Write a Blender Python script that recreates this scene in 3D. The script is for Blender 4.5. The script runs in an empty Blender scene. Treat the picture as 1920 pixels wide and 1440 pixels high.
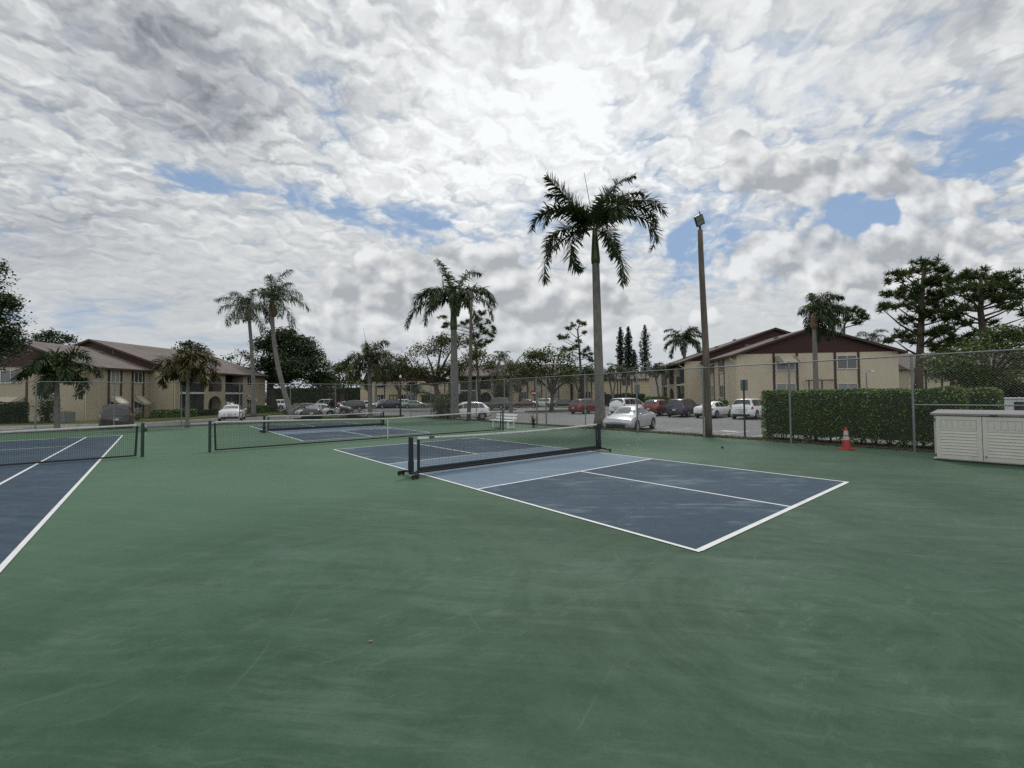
import bpy, bmesh, math, random
import numpy as np
from mathutils import Vector, Matrix
random.seed(7)
RNG = np.random.default_rng(11)
R = math.radians
C = bpy.context.scene.collection
scene = bpy.context.scene

# ------------------------------------------------------------------ tagging
def tag(o, label=None, cat=None, group=None, kind=None):
    if label: o['label'] = label
    if cat: o['category'] = cat
    if group: o['group'] = group
    if kind: o['kind'] = kind
    return o

def thing(name, label, cat, loc=(0, 0, 0), rotz=0.0, group=None):
    o = bpy.data.objects.new(name, None)
    o.empty_display_size = 0.2
    C.objects.link(o)
    o.location = loc
    o.rotation_euler = (0, 0, rotz)
    return tag(o, label, cat, group)

def link_mesh(name, me, mats=None, parent=None):
    o = bpy.data.objects.new(name, me)
    C.objects.link(o)
    if mats is not None:
        for m in (mats if isinstance(mats, (list, tuple)) else [mats]):
            me.materials.append(m)
    if parent is not None:
        o.parent = parent
    return o

# ------------------------------------------------------------------ mesh builder
class MB:
    def __init__(s):
        s.v = []; s.f = []; s.m = []
    def add(s, verts, faces, mat=0):
        n = len(s.v)
        s.v.extend([tuple(map(float, p)) for p in verts])
        s.f.extend([tuple(n + i for i in f) for f in faces])
        s.m.extend([mat] * len(faces))
        return s
    def box(s, c, size, mat=0, rz=0.0, M=None):
        x, y, z = size[0] / 2, size[1] / 2, size[2] / 2
        P = [(-x, -y, -z), (x, -y, -z), (x, y, -z), (-x, y, -z), (-x, -y, z), (x, -y, z), (x, y, z), (-x, y, z)]
        if M is not None:
            P = [tuple(M @ Vector(p)) for p in P]
        elif rz:
            cr, sr = math.cos(rz), math.sin(rz)
            P = [(p[0] * cr - p[1] * sr, p[0] * sr + p[1] * cr, p[2]) for p in P]
        P = [(p[0] + c[0], p[1] + c[1], p[2] + c[2]) for p in P]
        s.add(P, [(0, 3, 2, 1), (4, 5, 6, 7), (0, 1, 5, 4), (1, 2, 6, 5), (2, 3, 7, 6), (3, 0, 4, 7)], mat)
        return s
    def bx(s, x0, x1, y0, y1, z0, z1, mat=0):
        return s.box(((x0 + x1) / 2, (y0 + y1) / 2, (z0 + z1) / 2), (abs(x1 - x0), abs(y1 - y0), abs(z1 - z0)), mat)
    def tube(s, pts, rad, n=8, mat=0, cap=True, square=None):
        pts = [Vector(p) for p in pts]
        if not isinstance(rad, (list, tuple)): rad = [rad] * len(pts)
        rings = []
        up = None
        for i, p in enumerate(pts):
            d = (pts[min(i + 1, len(pts) - 1)] - pts[max(i - 1, 0)])
            if d.length < 1e-9: d = Vector((0, 0, 1))
            d.normalize()
            if up is None:
                up = Vector((0, 0, 1)) if abs(d.z) < .9 else Vector((1, 0, 0))
            a = d.cross(up)
            if a.length < 1e-6:
                a = d.cross(Vector((0, 1, 0)))
            a.normalize(); b = d.cross(a); up = -b if b.length else up
            up = a.cross(d)
            rings.append([p + (a * math.cos(2 * math.pi * k / n) + up * math.sin(2 * math.pi * k / n)) * rad[i] for k in range(n)])
        V = [q for r in rings for q in r]
        F = []
        for i in range(len(pts) - 1):
            for k in range(n):
                k2 = (k + 1) % n
                F.append((i * n + k, i * n + k2, (i + 1) * n + k2, (i + 1) * n + k))
        if cap:
            F.append(tuple(range(n - 1, -1, -1)))
            F.append(tuple((len(pts) - 1) * n + k for k in range(n)))
        s.add(V, F, mat)
        return s
    def lathe(s, prof, n=16, axis='z', c=(0, 0, 0), mat=0):
        V = []; F = []
        for (r, h) in prof:
            for k in range(n):
                a = 2 * math.pi * k / n
                u, w = r * math.cos(a), r * math.sin(a)
                p = {'z': (u, w, h), 'y': (u, h, w), 'x': (h, u, w)}[axis]
                V.append((p[0] + c[0], p[1] + c[1], p[2] + c[2]))
        for i in range(len(prof) - 1):
            for k in range(n):
                k2 = (k + 1) % n
                F.append((i * n + k, i * n + k2, (i + 1) * n + k2, (i + 1) * n + k))
        s.add(V, F, mat)
        return s
    def quad(s, a, b, c, d, mat=0):
        return s.add([a, b, c, d], [(0, 1, 2, 3)], mat)
    def mesh(s, name='m', smooth=False, weld=False):
        me = bpy.data.meshes.new(name)
        me.from_pydata(s.v, [], s.f)
        if any(s.m):
            me.polygons.foreach_set('material_index', s.m)
        if smooth:
            me.polygons.foreach_set('use_smooth', [True] * len(me.polygons))
        me.update()
        if weld or smooth:
            bm = bmesh.new(); bm.from_mesh(me)
            if weld: bmesh.ops.remove_doubles(bm, verts=bm.verts, dist=1e-4)
            bmesh.ops.recalc_face_normals(bm, faces=bm.faces)
            bm.to_mesh(me); bm.free()
        return me
    def build(s, name, mats, parent=None, smooth=False, bevel=0.0, weld=False, angle=None):
        o = link_mesh(name, s.mesh(name, smooth, weld), mats, parent)
        if bevel:
            b = o.modifiers.new('bevel', 'BEVEL'); b.width = bevel; b.segments = 2; b.limit_method = 'ANGLE'
        return o

def np_mesh(name, V, nper, mats, parent=None, smooth=False, normals_up=False):
    """V: (n, nper, 3) array of separate polygons with nper vertices."""
    n = V.shape[0]
    me = bpy.data.meshes.new(name)
    me.vertices.add(n * nper)
    me.vertices.foreach_set('co', np.ascontiguousarray(V, dtype=np.float32).ravel())
    me.loops.add(n * nper)
    me.loops.foreach_set('vertex_index', np.arange(n * nper, dtype=np.int32))
    me.polygons.add(n)
    me.polygons.foreach_set('loop_start', np.arange(0, n * nper, nper, dtype=np.int32))
    me.polygons.foreach_set('loop_total', np.full(n, nper, dtype=np.int32))
    me.update(calc_edges=True)
    me.validate()
    return link_mesh(name, me, mats, parent)

# ------------------------------------------------------------------ node helper
class NT:
    def __init__(s, tree):
        s.t = tree; s.n = tree.nodes; s.l = tree.links
    def node(s, typ, **kw):
        nd = s.n.new(typ)
        for k, v in kw.items(): setattr(nd, k, v)
        return nd
    def put(s, sock, v):
        if v is None: return
        if isinstance(v, (int, float)): 
            sock.default_value = v if not hasattr(sock.default_value, '__len__') else [v] * len(sock.default_value)
        elif isinstance(v, (tuple, list)):
            sock.default_value = v if len(v) == len(sock.default_value) else tuple(v) + (1.0,)
        else: s.l.new(v, sock)
    def math(s, op, a, b=None, c=None, clamp=False):
        nd = s.node('ShaderNodeMath', operation=op, use_clamp=clamp)
        for i, v in enumerate((a, b, c)):
            if v is not None: s.put(nd.inputs[i], v)
        return nd.outputs[0]
    def add(s, *a):
        r = a[0]
        for b in a[1:]: r = s.math('ADD', r, b)
        return r
    def mul(s, *a):
        r = a[0]
        for b in a[1:]: r = s.math('MULTIPLY', r, b)
        return r
    def sub(s, a, b): return s.math('SUBTRACT', a, b)
    def div(s, a, b): return s.math('DIVIDE', a, b)
    def mx(s, a, b): return s.math('MAXIMUM', a, b)
    def mn(s, a, b): return s.math('MINIMUM', a, b)
    def smooth(s, x, lo, hi, a=0.0, b=1.0):
        nd = s.node('ShaderNodeMapRange', interpolation_type='SMOOTHSTEP')
        for i, v in enumerate((x, lo, hi, a, b)): s.put(nd.inputs[i], v)
        return nd.outputs[0]
    def lin(s, x, lo, hi, a=0.0, b=1.0):
        nd = s.node('ShaderNodeMapRange')
        for i, v in enumerate((x, lo, hi, a, b)): s.put(nd.inputs[i], v)
        return nd.outputs[0]
    def noise(s, vec, scale, detail=4, rough=.5, dist=0.0, lac=2.0, col=False, typ='FBM', dims='3D'):
        nd = s.node('ShaderNodeTexNoise', noise_dimensions=dims)
        nd.noise_type = typ
        s.put(nd.inputs['Vector'], vec)
        for k, v in (('Scale', scale), ('Detail', detail), ('Roughness', rough), ('Distortion', dist), ('Lacunarity', lac)):
            s.put(nd.inputs[k], v)
        return nd.outputs['Color' if col else 'Fac']
    def voronoi(s, vec, scale, feature='F1', rand=1.0, out='Distance', smooth=None, detail=0.0, dims='3D'):
        nd = s.node('ShaderNodeTexVoronoi', feature=feature, voronoi_dimensions=dims)
        s.put(nd.inputs['Vector'], vec); s.put(nd.inputs['Scale'], scale); s.put(nd.inputs['Randomness'], rand)
        if detail: s.put(nd.inputs['Detail'], detail)
        if smooth is not None: s.put(nd.inputs['Smoothness'], smooth)
        return nd.outputs[out]
    def comb(s, x, y, z=0.0):
        nd = s.node('ShaderNodeCombineXYZ')
        for i, v in enumerate((x, y, z)): s.put(nd.inputs[i], v)
        return nd.outputs[0]
    def sep(s, v):
        nd = s.node('ShaderNodeSeparateXYZ'); s.put(nd.inputs[0], v)
        return nd.outputs
    def vadd(s, a, b):
        nd = s.node('ShaderNodeVectorMath', operation='ADD'); s.put(nd.inputs[0], a); s.put(nd.inputs[1], b); return nd.outputs[0]
    def vscale(s, a, f):
        nd = s.node('ShaderNodeVectorMath', operation='SCALE'); s.put(nd.inputs[0], a); s.put(nd.inputs['Scale'], f); return nd.outputs[0]
    def vmul(s, a, b):
        nd = s.node('ShaderNodeVectorMath', operation='MULTIPLY'); s.put(nd.inputs[0], a); s.put(nd.inputs[1], b); return nd.outputs[0]
    def mix(s, f, a, b, typ='MIX'):
        nd = s.node('ShaderNodeMix', data_type='RGBA', blend_type=typ)
        s.put(nd.inputs[0], f); s.put(nd.inputs[6], a); s.put(nd.inputs[7], b)
        return nd.outputs[2]
    def mapping(s, vec, scale=(1, 1, 1), rot=(0, 0, 0), loc=(0, 0, 0)):
        nd = s.node('ShaderNodeMapping')
        s.put(nd.inputs['Vector'], vec); nd.inputs['Scale'].default_value = scale
        nd.inputs['Rotation'].default_value = rot; nd.inputs['Location'].default_value = loc
        return nd.outputs[0]
    def bump(s, h, strength=.3, dist=.02):
        nd = s.node('ShaderNodeBump'); s.put(nd.inputs['Height'], h)
        nd.inputs['Strength'].default_value = strength; nd.inputs['Distance'].default_value = dist
        return nd.outputs[0]
# ------------------------------------------------------------------ camera
cam = bpy.data.cameras.new('camera'); camo = bpy.data.objects.new('camera', cam); C.objects.link(camo)
F_PX = 818.28; PITCH = 0.0275; ROLL = -0.0103; H_EYE = 1.8308
cam.sensor_fit = 'HORIZONTAL'; cam.sensor_width = 36.0; cam.lens = F_PX / 1920 * 36.0
cam.clip_start = 0.05; cam.clip_end = 4000
_f = Vector((0, math.cos(PITCH), math.sin(PITCH))); _u = Vector((0, -math.sin(PITCH), math.cos(PITCH))); _r = Vector((1, 0, 0))
_r2 = _r * math.cos(ROLL) + _u * math.sin(ROLL); _u2 = -_r * math.sin(ROLL) + _u * math.cos(ROLL)
_m = Matrix((_r2, _u2, -_f)).transposed().to_4x4(); _m.translation = Vector((0, 0, H_EYE))
camo.matrix_world = _m
scene.camera = camo
scene.view_settings.view_transform = 'Standard'; scene.view_settings.look = 'None'
scene.view_settings.exposure = 0; scene.view_settings.gamma = 1

# ------------------------------------------------------------------ sun and sky
SUN_EL, SUN_AZ = R(56), R(14)          # azimuth measured from +Y toward +X
sl = bpy.data.lights.new('sun', 'SUN'); so = bpy.data.objects.new('sun', sl); C.objects.link(so)
sl.energy = 1.5; sl.angle = R(10); sl.color = (1.0, .97, .92)
sd = Vector((math.sin(SUN_AZ) * math.cos(SUN_EL), math.cos(SUN_AZ) * math.cos(SUN_EL), math.sin(SUN_EL)))
so.rotation_euler = sd.to_track_quat('Z', 'Y').to_euler(); so.location = (0, 0, 60)

world = bpy.data.worlds.new('World'); scene.world = world; world.use_nodes = True
def make_sky():
    w = NT(world.node_tree); w.n.clear()
    out = w.node('ShaderNodeOutputWorld'); bg = w.node('ShaderNodeBackground'); bg.inputs[1].default_value = 0.1
    w.l.new(bg.outputs[0], out.inputs[0])
    tc = w.node('ShaderNodeTexCoord'); d = tc.outputs['Generated']
    sky = w.node('ShaderNodeTexSky', sky_type='NISHITA'); sky.sun_disc = False
    sky.sun_elevation = SUN_EL; sky.sun_rotation = SUN_AZ; sky.air_density = 1.0; sky.dust_density = .6; sky.ozone_density = 1.6
    N2 = lambda *a, **k: w.noise(*a, dims='2D', **k)
    V2 = lambda *a, **k: w.voronoi(*a, dims='2D', **k)
    s = w.sep(d); dx, dy, dz = s[0], s[1], s[2]
    # heading / height of a sky direction (tangent of azimuth and of elevation): a fixed map of the whole front sky
    yy = w.mx(dy, .22)
    X = w.div(dx, yy); Z = w.div(dz, yy)
    # cloud plane far overhead
    zz = w.add(w.mx(dz, 0.0), .22)
    plane = w.comb(w.div(dx, zz), w.div(dy, zz), 0)
    XZ = w.comb(X, Z, 0)
    def blob(cx, cy, rx, ry, rot=0.0):
        # soft spot of the sky around a fixed direction
        m = w.node('ShaderNodeMapping', vector_type='TEXTURE'); w.l.new(XZ, m.inputs[0])
        m.inputs['Location'].default_value = ((cx - 960) / 818, (743 - cy) / 818, 0)
        m.inputs['Rotation'].default_value = (0, 0, rot)
        m.inputs['Scale'].default_value = (rx / 818 * 2.1, ry / 818 * 2.1, 1)
        g = w.node('ShaderNodeTexGradient', gradient_type='QUADRATIC_SPHERE'); w.l.new(m.outputs[0], g.inputs[0])
        return g.outputs['Fac']
    def blobs(lst):
        r = None
        for it in lst:
            k = it[4]
            t = w.mul(blob(*it[:4], it[5] if len(it) > 5 else 0.0), k)
            r = t if r is None else w.add(r, t)
        return r
    # ---- high layer: mackerel puffs + veils
    warp = w.vscale(w.vadd(N2(plane, 1.3, 3, .55, col=True), (-.5, -.5, -.5)), .8)
    pw = w.vadd(plane, warp)
    big = N2(w.mapping(plane, (1.0, .8, 1), (0, 0, .5)), .95, 6, .58)
    fbm = N2(pw, 2.6, 7, .56)
    near = w.smooth(Z, .08, .55, .15, 1.0)
    wv = w.vadd(plane, w.vscale(w.vadd(N2(plane, 6.5, 4, .6, col=True), (-.5, -.5, -.5)), .20))
    puff = V2(wv, 9.5, 'F1', 1.0, detail=1.5)
    puff = w.sub(1.0, w.mul(puff, 1.3))
    puffb = V2(w.vadd(wv, (.012, -.022, 0)), 9.5, 'F1', 1.0, detail=1.5)
    prel = w.sub(w.mul(puffb, 1.3), w.sub(1.0, puff))
    fine = N2(wv, 22.0, 5, .62)
    streak = N2(w.mapping(pw, (.7, 2.2, 1), (0, 0, -.45)), 2.2, 7, .6)
    holes = blobs([(350, 322, 120, 34, .9, -.25), (590, 372, 95, 30, .95, -.3), (800, 415, 110, 40, 1.1, -.25),
                   (640, 270, 110, 110, .34), (130, 120, 110, 40, .34, -.2), (40, 590, 210, 34, .6), (520, 505, 90, 20, .5, -.2),
                   (1180, 230, 60, 60, .22), (1240, 330, 60, 70, .42),
                   (1300, 460, 130, 80, 1.25), (1620, 420, 150, 60, 1.25, .3), (1870, 300, 95, 60, 1.0, .35), (1720, 260, 130, 30, .25, .4), (1000, 410, 80, 30, .6), (560, 640, 110, 30, .45)])
    holes = w.mul(holes, w.smooth(N2(pw, 3.6, 6, .6), .30, .62, .45, 1.25))
    cov = w.add(w.mul(big, .70), w.mul(fbm, .80), w.mul(puff, w.mul(near, .30), 1.0), w.mul(w.sub(1.0, near), .12), w.mul(holes, -.56), w.smooth(Z, .2, .8, .18, .24), w.mul(blob(340, 140, 190, 130, -.5), .22))
    covA = w.smooth(cov, .50, .97)
    dark = blobs([(340, 140, 180, 125, .85, -.5), (470, 195, 80, 60, .4), (250, 20, 260, 70, .5), (60, 470, 250, 36, .42), (150, 405, 170, 26, .32),
                  (985, 90, 60, 70, .35), (1680, 60, 330, 50, .26, .45), (1300, 180, 130, 70, .35), (1830, 40, 130, 40, .42, .5), (400, 560, 360, 60, .22), (60, 420, 330, 260, .26), (1850, 480, 200, 120, .2)])
    glow = blobs([(1060, 160, 330, 240, 1.0), (900, 330, 220, 90, .5), (560, 30, 160, 80, .3), (1520, 150, 380, 130, .5, .35)])
    ty = w.add(w.mul(w.sub(fbm, .5), .75), w.mul(w.add(w.mul(w.sub(puff, .55), .14), w.mul(prel, .60), w.mul(w.sub(fine, .5), .30)), near), w.mul(w.sub(streak, .5), .35), w.mul(w.sub(big, .5), .5))
    calm = w.sub(1.0, blobs([(1540, 150, 420, 190, .72), (330, 150, 190, 140, .35), (150, 480, 330, 120, .3)]))
    ty = w.mul(ty, calm, w.smooth(Z, .10, .55, .6, 1.0))
    darkn = w.mul(dark, w.add(.70, w.mul(N2(plane, 2.0, 5, .5), .6)))
    lum = w.add(6.8, w.mul(ty, 4.7), w.mul(glow, 3.3), w.mul(darkn, -3.0))
    lum = w.mx(w.mn(lum, 9.8), 2.6)
    lum = w.add(lum, w.smooth(dy, .15, -.45, 0.0, 3.0))          # brightness added to the unseen sky behind the camera, to fill the facades
    tint = w.mix(w.smooth(lum, 3.0, 7.8), (.90, .965, 1.06), (.975, 1.0, 1.005))
    colA = w.node('ShaderNodeVectorMath', operation='SCALE'); w.put(colA.inputs[0], tint); w.put(colA.inputs['Scale'], lum)
    # ---- cumulus banks nearer the horizon
    q = w.comb(X, w.mul(Z, 1.2), 0.0)
    cw = w.vadd(q, w.vscale(w.vadd(N2(q, 9.0, 5, .6, col=True), (-.5, -.5, -.5)), .022))
    def cum(vec):
        v1 = w.sub(1.0, w.mul(V2(vec, 8.0, 'F1', 1.0, detail=2.6), 1.25))
        n1 = N2(vec, 4.2, 8, .55)
        return w.add(w.mul(v1, .46), w.mul(n1, .62))
    cb = cum(cw)
    cb2 = cum(w.vadd(cw, (-.014, .030, 0)))
    cover = blobs([(1405, 258, 46, 46, 1.25), (1405, 325, 66, 50, 1.2), (1500, 350, 90, 50, 1.15), (1570, 315, 64, 38, .9), (1670, 325, 120, 60, 1.25), (1790, 362, 90, 38, 1.1),
                   (1440, 448, 120, 42, .8, .15), (1520, 485, 220, 50, .9), (1800, 450, 190, 66, 1.0), (1700, 545, 340, 62, .8),
                   (1000, 520, 180, 80, .85), (880, 475, 130, 40, .6), (690, 520, 130, 70, .85), (800, 565, 240, 84, .75), (1080, 610, 300, 60, .7), (1180, 570, 90, 60, .5),
                   (60, 425, 210, 36, .1), (430, 610, 260, 40, .35), (200, 470, 220, 30, .35), (760, 640, 300, 40, .6), (1500, 600, 300, 40, .5), (640, 590, 90, 40, .4)])
    cgap = blobs([(1240, 520, 70, 44, .6), (1290, 430, 80, 44, .55), (1612, 414, 60, 26, .45), (560, 665, 100, 30, .4), (1860, 300, 70, 36, .6)])
    cB = w.add(w.mul(cb, .72), w.mul(cover, .62), w.mul(cgap, -.4))
    mB = w.smooth(cB, .60, .72)
    relief = w.math('SUBTRACT', cb, cb2)
    core = w.smooth(w.add(w.mul(cover, .8), w.mul(N2(q, 3.0, 4, .5), .9)), .55, 1.35)
    lumB = w.add(7.15, w.mul(relief, 10.5), w.mul(core, -1.15), w.mul(w.sub(N2(cw, 14, 6, .62), .5), 1.3))
    lumB = w.mx(w.mn(lumB, 8.6), 4.3)
    tintB = w.mix(w.smooth(lumB, 3.8, 7.4), (.915, .975, 1.045), (.985, 1.0, 1.005))
    colB = w.node('ShaderNodeVectorMath', operation='SCALE'); w.put(colB.inputs[0], tintB); w.put(colB.inputs['Scale'], lumB)
    # ---- compose: clear sky, veil, high cloud, cumulus, horizon haze
    clear = w.mix(.75, sky.outputs[0], (2.75, 4.0, 5.9))
    c0 = w.mix(covA, clear, colA.outputs[0])
    c1 = w.mix(w.mul(mB, .90), c0, colB.outputs[0])
    haze = w.smooth(Z, .0, .24, .6, 0.0)
    c2 = w.mix(haze, c1, (4.4, 4.95, 5.5))
    below = w.smooth(dz, -.06, -.01, 1.0, 0.0)
    c3 = w.mix(below, c2, (1.2, 1.4, 1.1))
    w.l.new(c3, bg.inputs[0])
make_sky()

world.cycles.sampling_method = 'MANUAL'; world.cycles.sample_map_resolution = 256
scene.cycles.use_adaptive_sampling = True; scene.cycles.adaptive_threshold = 0.006; scene.cycles.adaptive_min_samples = 12
scene.cycles.max_bounces = 5; scene.cycles.diffuse_bounces = 2; scene.cycles.glossy_bounces = 3; scene.cycles.transparent_max_bounces = 16
scene.cycles.use_denoising = False; scene.cycles.denoiser = 'OPENIMAGEDENOISE'
scene.cycles.caustics_reflective = False; scene.cycles.caustics_refractive = False; scene.cycles.sample_clamp_indirect = 4.0
# ------------------------------------------------------------------ materials
def new_mat(name):
    m = bpy.data.materials.new(name); m.use_nodes = True
    w = NT(m.node_tree)
    b = m.node_tree.nodes['Principled BSDF']
    return m, w, b

def pmat(name, col, var=.12, scale=4.0, rough=.6, metal=0.0, bump=0.0, bscale=None, spec=.5, dirt=0.0, rv=.08, coat=0.0, dirtcol=(.05, .045, .035), stretch=(1, 1, 1), detail=5):
    m, w, b = new_mat(name)
    tc = w.node('ShaderNodeTexCoord').outputs['Object']
    v = w.mapping(tc, stretch)
    n = w.noise(v, scale, detail, .6)
    c = w.mix(w.lin(n, .25, .75), [x * (1 - var) for x in col], [min(1, x * (1 + var)) for x in col])
    if dirt:
        dn = w.noise(v, scale * .37 + .3, 6, .65)
        c = w.mix(w.smooth(dn, .5, .75, 0, dirt), c, dirtcol)
    w.l.new(c, b.inputs['Base Color'])
    w.l.new(w.lin(n, .2, .8, max(.02, rough - rv), min(1, rough + rv)), b.inputs['Roughness'])
    b.inputs['Metallic'].default_value = metal
    b.inputs['Specular IOR Level'].default_value = spec
    if coat:
        b.inputs['Coat Weight'].default_value = coat; b.inputs['Coat Roughness'].default_value = .05
    if bump:
        w.l.new(w.bump(w.noise(v, bscale or scale * 6, 4, .6), bump, .02), b.inputs['Normal'])
    return m

def leaf_mat(name, dark, light, rough=.55, trans=.18, scale=.8, spec=.3):
    m, w, b = new_mat(name)
    geo = w.node('ShaderNodeNewGeometry')
    tc = w.node('ShaderNodeTexCoord').outputs['Object']
    big = w.noise(tc, scale, 3, .6)
    rnd = geo.outputs['Random Per Island']
    f = w.add(w.mul(w.lin(big, .3, .7), .55), w.mul(rnd, .5))
    c = w.mix(f, dark, light)
    w.l.new(c, b.inputs['Base Color'])
    b.inputs['Roughness'].default_value = rough; b.inputs['Specular IOR Level'].default_value = spec
    if trans:
        tr = w.node('ShaderNodeBsdfTranslucent'); w.l.new(w.mix(.5, c, light), tr.inputs[0])
        ms = w.node('ShaderNodeMixShader'); ms.inputs[0].default_value = trans
        out = m.node_tree.nodes['Material Output']
        w.l.new(b.outputs[0], ms.inputs[1]); w.l.new(tr.outputs[0], ms.inputs[2]); w.l.new(ms.outputs[0], out.inputs[0])
    return m

def make_court_mat(name, cols, scuff, scuffcol, streak=1.0, rough=.55, arcs=0.0):
    m, w, b = new_mat(name)
    tc = w.node('ShaderNodeTexCoord').outputs['Object']
    warp = w.vscale(w.vadd(w.noise(tc, .16, 3, .5, col=True), (-.5, -.5, -.5)), 1.7)
    p = w.vadd(tc, warp)
    pr = w.mapping(p, (1, 1, 1), (0, 0, R(39.28 + 8)))
    big = w.noise(p, .33, 5, .55)
    wide = w.noise(w.mapping(pr, (.16, 1.0, 1)), .9, 5, .6)          # squeegee passes
    thin = w.noise(w.mapping(pr, (.11, 2.4, 1)), 2.4, 7, .68)
    grain = w.noise(tc, 90, 3, .7)
    mott = w.noise(tc, 3.2, 7, .66)
    f = w.add(w.mul(w.sub(big, .5), .9), w.mul(w.sub(wide, .5), .75 * streak), w.mul(w.sub(thin, .5), .85 * streak), w.mul(w.sub(mott, .5), .75), .5)
    if arcs:
        s = w.sep(w.vadd(tc, w.vscale(w.vadd(w.noise(tc, .5, 3, .5, col=True), (-.5, -.5, -.5)), .8)))
        for (ax, ay, k) in ((-.6, -1.2, 5.0), (-3.4, 2.2, 3.6)):
            r = w.math('SQRT', w.add(w.math('POWER', w.sub(s[0], ax), 2.0), w.math('POWER', w.sub(s[1], ay), 2.0)))
            ring = w.noise(w.comb(w.mul(r, k), w.mul(w.math('ARCTAN2', w.sub(s[1], ay), w.sub(s[0], ax)), .8), 0), 1.3, 6, .65, dims='2D')
            f = w.add(f, w.mul(w.sub(ring, .5), arcs, w.smooth(r, 1.0, 3.4, 1.0, 0.0)))
    c = w.mix(w.smooth(f, .15, .85), cols[0], cols[1])
    if arcs:   # far half coloured lighter, standing in for the brighter light there
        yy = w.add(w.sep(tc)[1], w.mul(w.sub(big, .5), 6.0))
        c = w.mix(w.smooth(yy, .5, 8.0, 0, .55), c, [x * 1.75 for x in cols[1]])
    c = w.mix(w.mul(w.smooth(mott, .35, .7), .25), c, cols[2])
    # dusty scuffs
    sp = w.mapping(pr, (.35, 1.9, 1))
    sc = w.add(w.mul(w.noise(sp, 2.6, 9, .72), .7), w.mul(w.noise(p, .6, 4, .6), .45))
    c = w.mix(w.smooth(sc, .585, .72, 0, scuff), c, scuffcol)
    scr = w.noise(w.mapping(pr, (.05, 6.0, 1)), 3.0, 5, .7)
    c = w.mix(w.smooth(scr, .64, .72, 0, .30), c, scuffcol)
    # grime speckle
    dk = w.noise(tc, 14, 6, .7)
    c = w.mix(w.smooth(dk, .62, .8, 0, .22), c, [x * .55 for x in cols[0]])
    sp2 = w.noise(tc, 34, 5, .75)
    c = w.mix(w.smooth(sp2, .56, .74, 0, .42), c, scuffcol)
    c = w.mix(w.smooth(sp2, .46, 0.30, 0, .5), c, [x * .6 for x in cols[0]])
    cs = w.noise(w.mapping(p, (.8, 2.3, 1), (0, 0, R(12))), 4.2, 10, .74)
    c = w.mix(w.mul(w.smooth(cs, .575, .60, 0, .34), w.smooth(big, .42, .62)), c, scuffcol)
    mk = w.voronoi(w.mapping(p, (1, 1, 1), (0, 0, .7)), 1.1, 'DISTANCE_TO_EDGE')
    c = w.mix(w.mul(w.smooth(mk, .0, .012, .28, 0), w.smooth(w.noise(tc, .8, 3, .6), .5, .6)), c, scuffcol)
    w.l.new(c, b.inputs['Base Color'])
    w.l.new(w.lin(f, .1, .9, rough + .10, rough - .08), b.inputs['Roughness'])
    b.inputs['Specular IOR Level'].default_value = .2
    w.l.new(w.bump(w.add(grain, w.mul(mott, .6)), .12, .01), b.inputs['Normal'])
    return m

M = {}
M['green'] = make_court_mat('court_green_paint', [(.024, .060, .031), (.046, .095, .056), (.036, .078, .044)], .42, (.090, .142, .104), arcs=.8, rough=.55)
M['blue'] = make_court_mat('court_blue_paint', [(.017, .041, .066), (.029, .061, .094), (.023, .050, .079)], 1.0, (.095, .140, .170), streak=.7)
M['blue_tennis'] = make_court_mat('tennis_blue_paint', [(.020, .042, .067), (.038, .068, .102), (.028, .053, .083)], .4, (.075, .108, .145), streak=1.3)
M['kitchen'] = make_court_mat('kitchen_blue_paint', [(.100, .152, .210), (.135, .192, .250), (.116, .171, .228)], .45, (.19, .25, .29), streak=.6)
M['line'] = pmat('line_paint', (.66, .67, .66), .10, 6, .6, dirt=.35, dirtcol=(.33, .36, .34), bump=.1)

def asphalt():
    m, w, b = new_mat('asphalt')
    tc = w.node('ShaderNodeTexCoord').outputs['Object']
    big = w.noise(tc, .12, 6, .6); fine = w.noise(tc, 30, 4, .75); mid = w.noise(tc, 1.3, 7, .65)
    c = w.mix(w.smooth(big, .35, .65), (.085, .088, .090), (.125, .128, .128))
    c = w.mix(w.smooth(mid, .45, .75, 0, .5), c, (.065, .067, .070))
    c = w.mix(w.smooth(fine, .45, .8, 0, .45), c, (.20, .20, .195))
    cr = w.voronoi(w.vadd(tc, w.vscale(w.noise(tc, 1.1, 4, .6, col=True), 1.2)), .22, 'DISTANCE_TO_EDGE')
    c = w.mix(w.smooth(cr, .0, .012, .7, 0), c, (.03, .03, .032))
    w.l.new(c, b.inputs['Base Color']); w.l.new(w.lin(big, .3, .7, .42, .62), b.inputs['Roughness'])
    b.inputs['Specular IOR Level'].default_value = .5
    w.l.new(w.bump(fine, .25, .02), b.inputs['Normal'])
    return m
M['asphalt'] = asphalt()

def grass_mat(name, a, b_, dry, dryamt):
    m, w, b = new_mat(name)
    tc = w.node('ShaderNodeTexCoord').outputs['Object']
    n1 = w.noise(tc, .5, 6, .65); n2 = w.noise(tc, 9, 6, .75)
    c = w.mix(w.smooth(w.add(w.mul(n1, .5), w.mul(n2, .5)), .35, .65), a, b_)
    d = w.noise(tc, 1.7, 7, .7)
    c = w.mix(w.smooth(d, .48, .62, 0, dryamt), c, dry)
    w.l.new(c, b.inputs['Base Color']); b.inputs['Roughness'].default_value = .9; b.inputs['Specular IOR Level'].default_value = .1
    w.l.new(w.bump(n2, .8, .05), b.inputs['Normal'])
    return m
M['lawn'] = grass_mat('lawn_grass', (.045, .065, .018), (.085, .105, .030), (.12, .105, .05), .35)
M['strip'] = grass_mat('strip_grass', (.060, .072, .024), (.10, .105, .035), (.115, .085, .045), .75)
M['mulch'] = grass_mat('mulch', (.045, .032, .022), (.075, .055, .038), (.12, .085, .06), .5)
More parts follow.
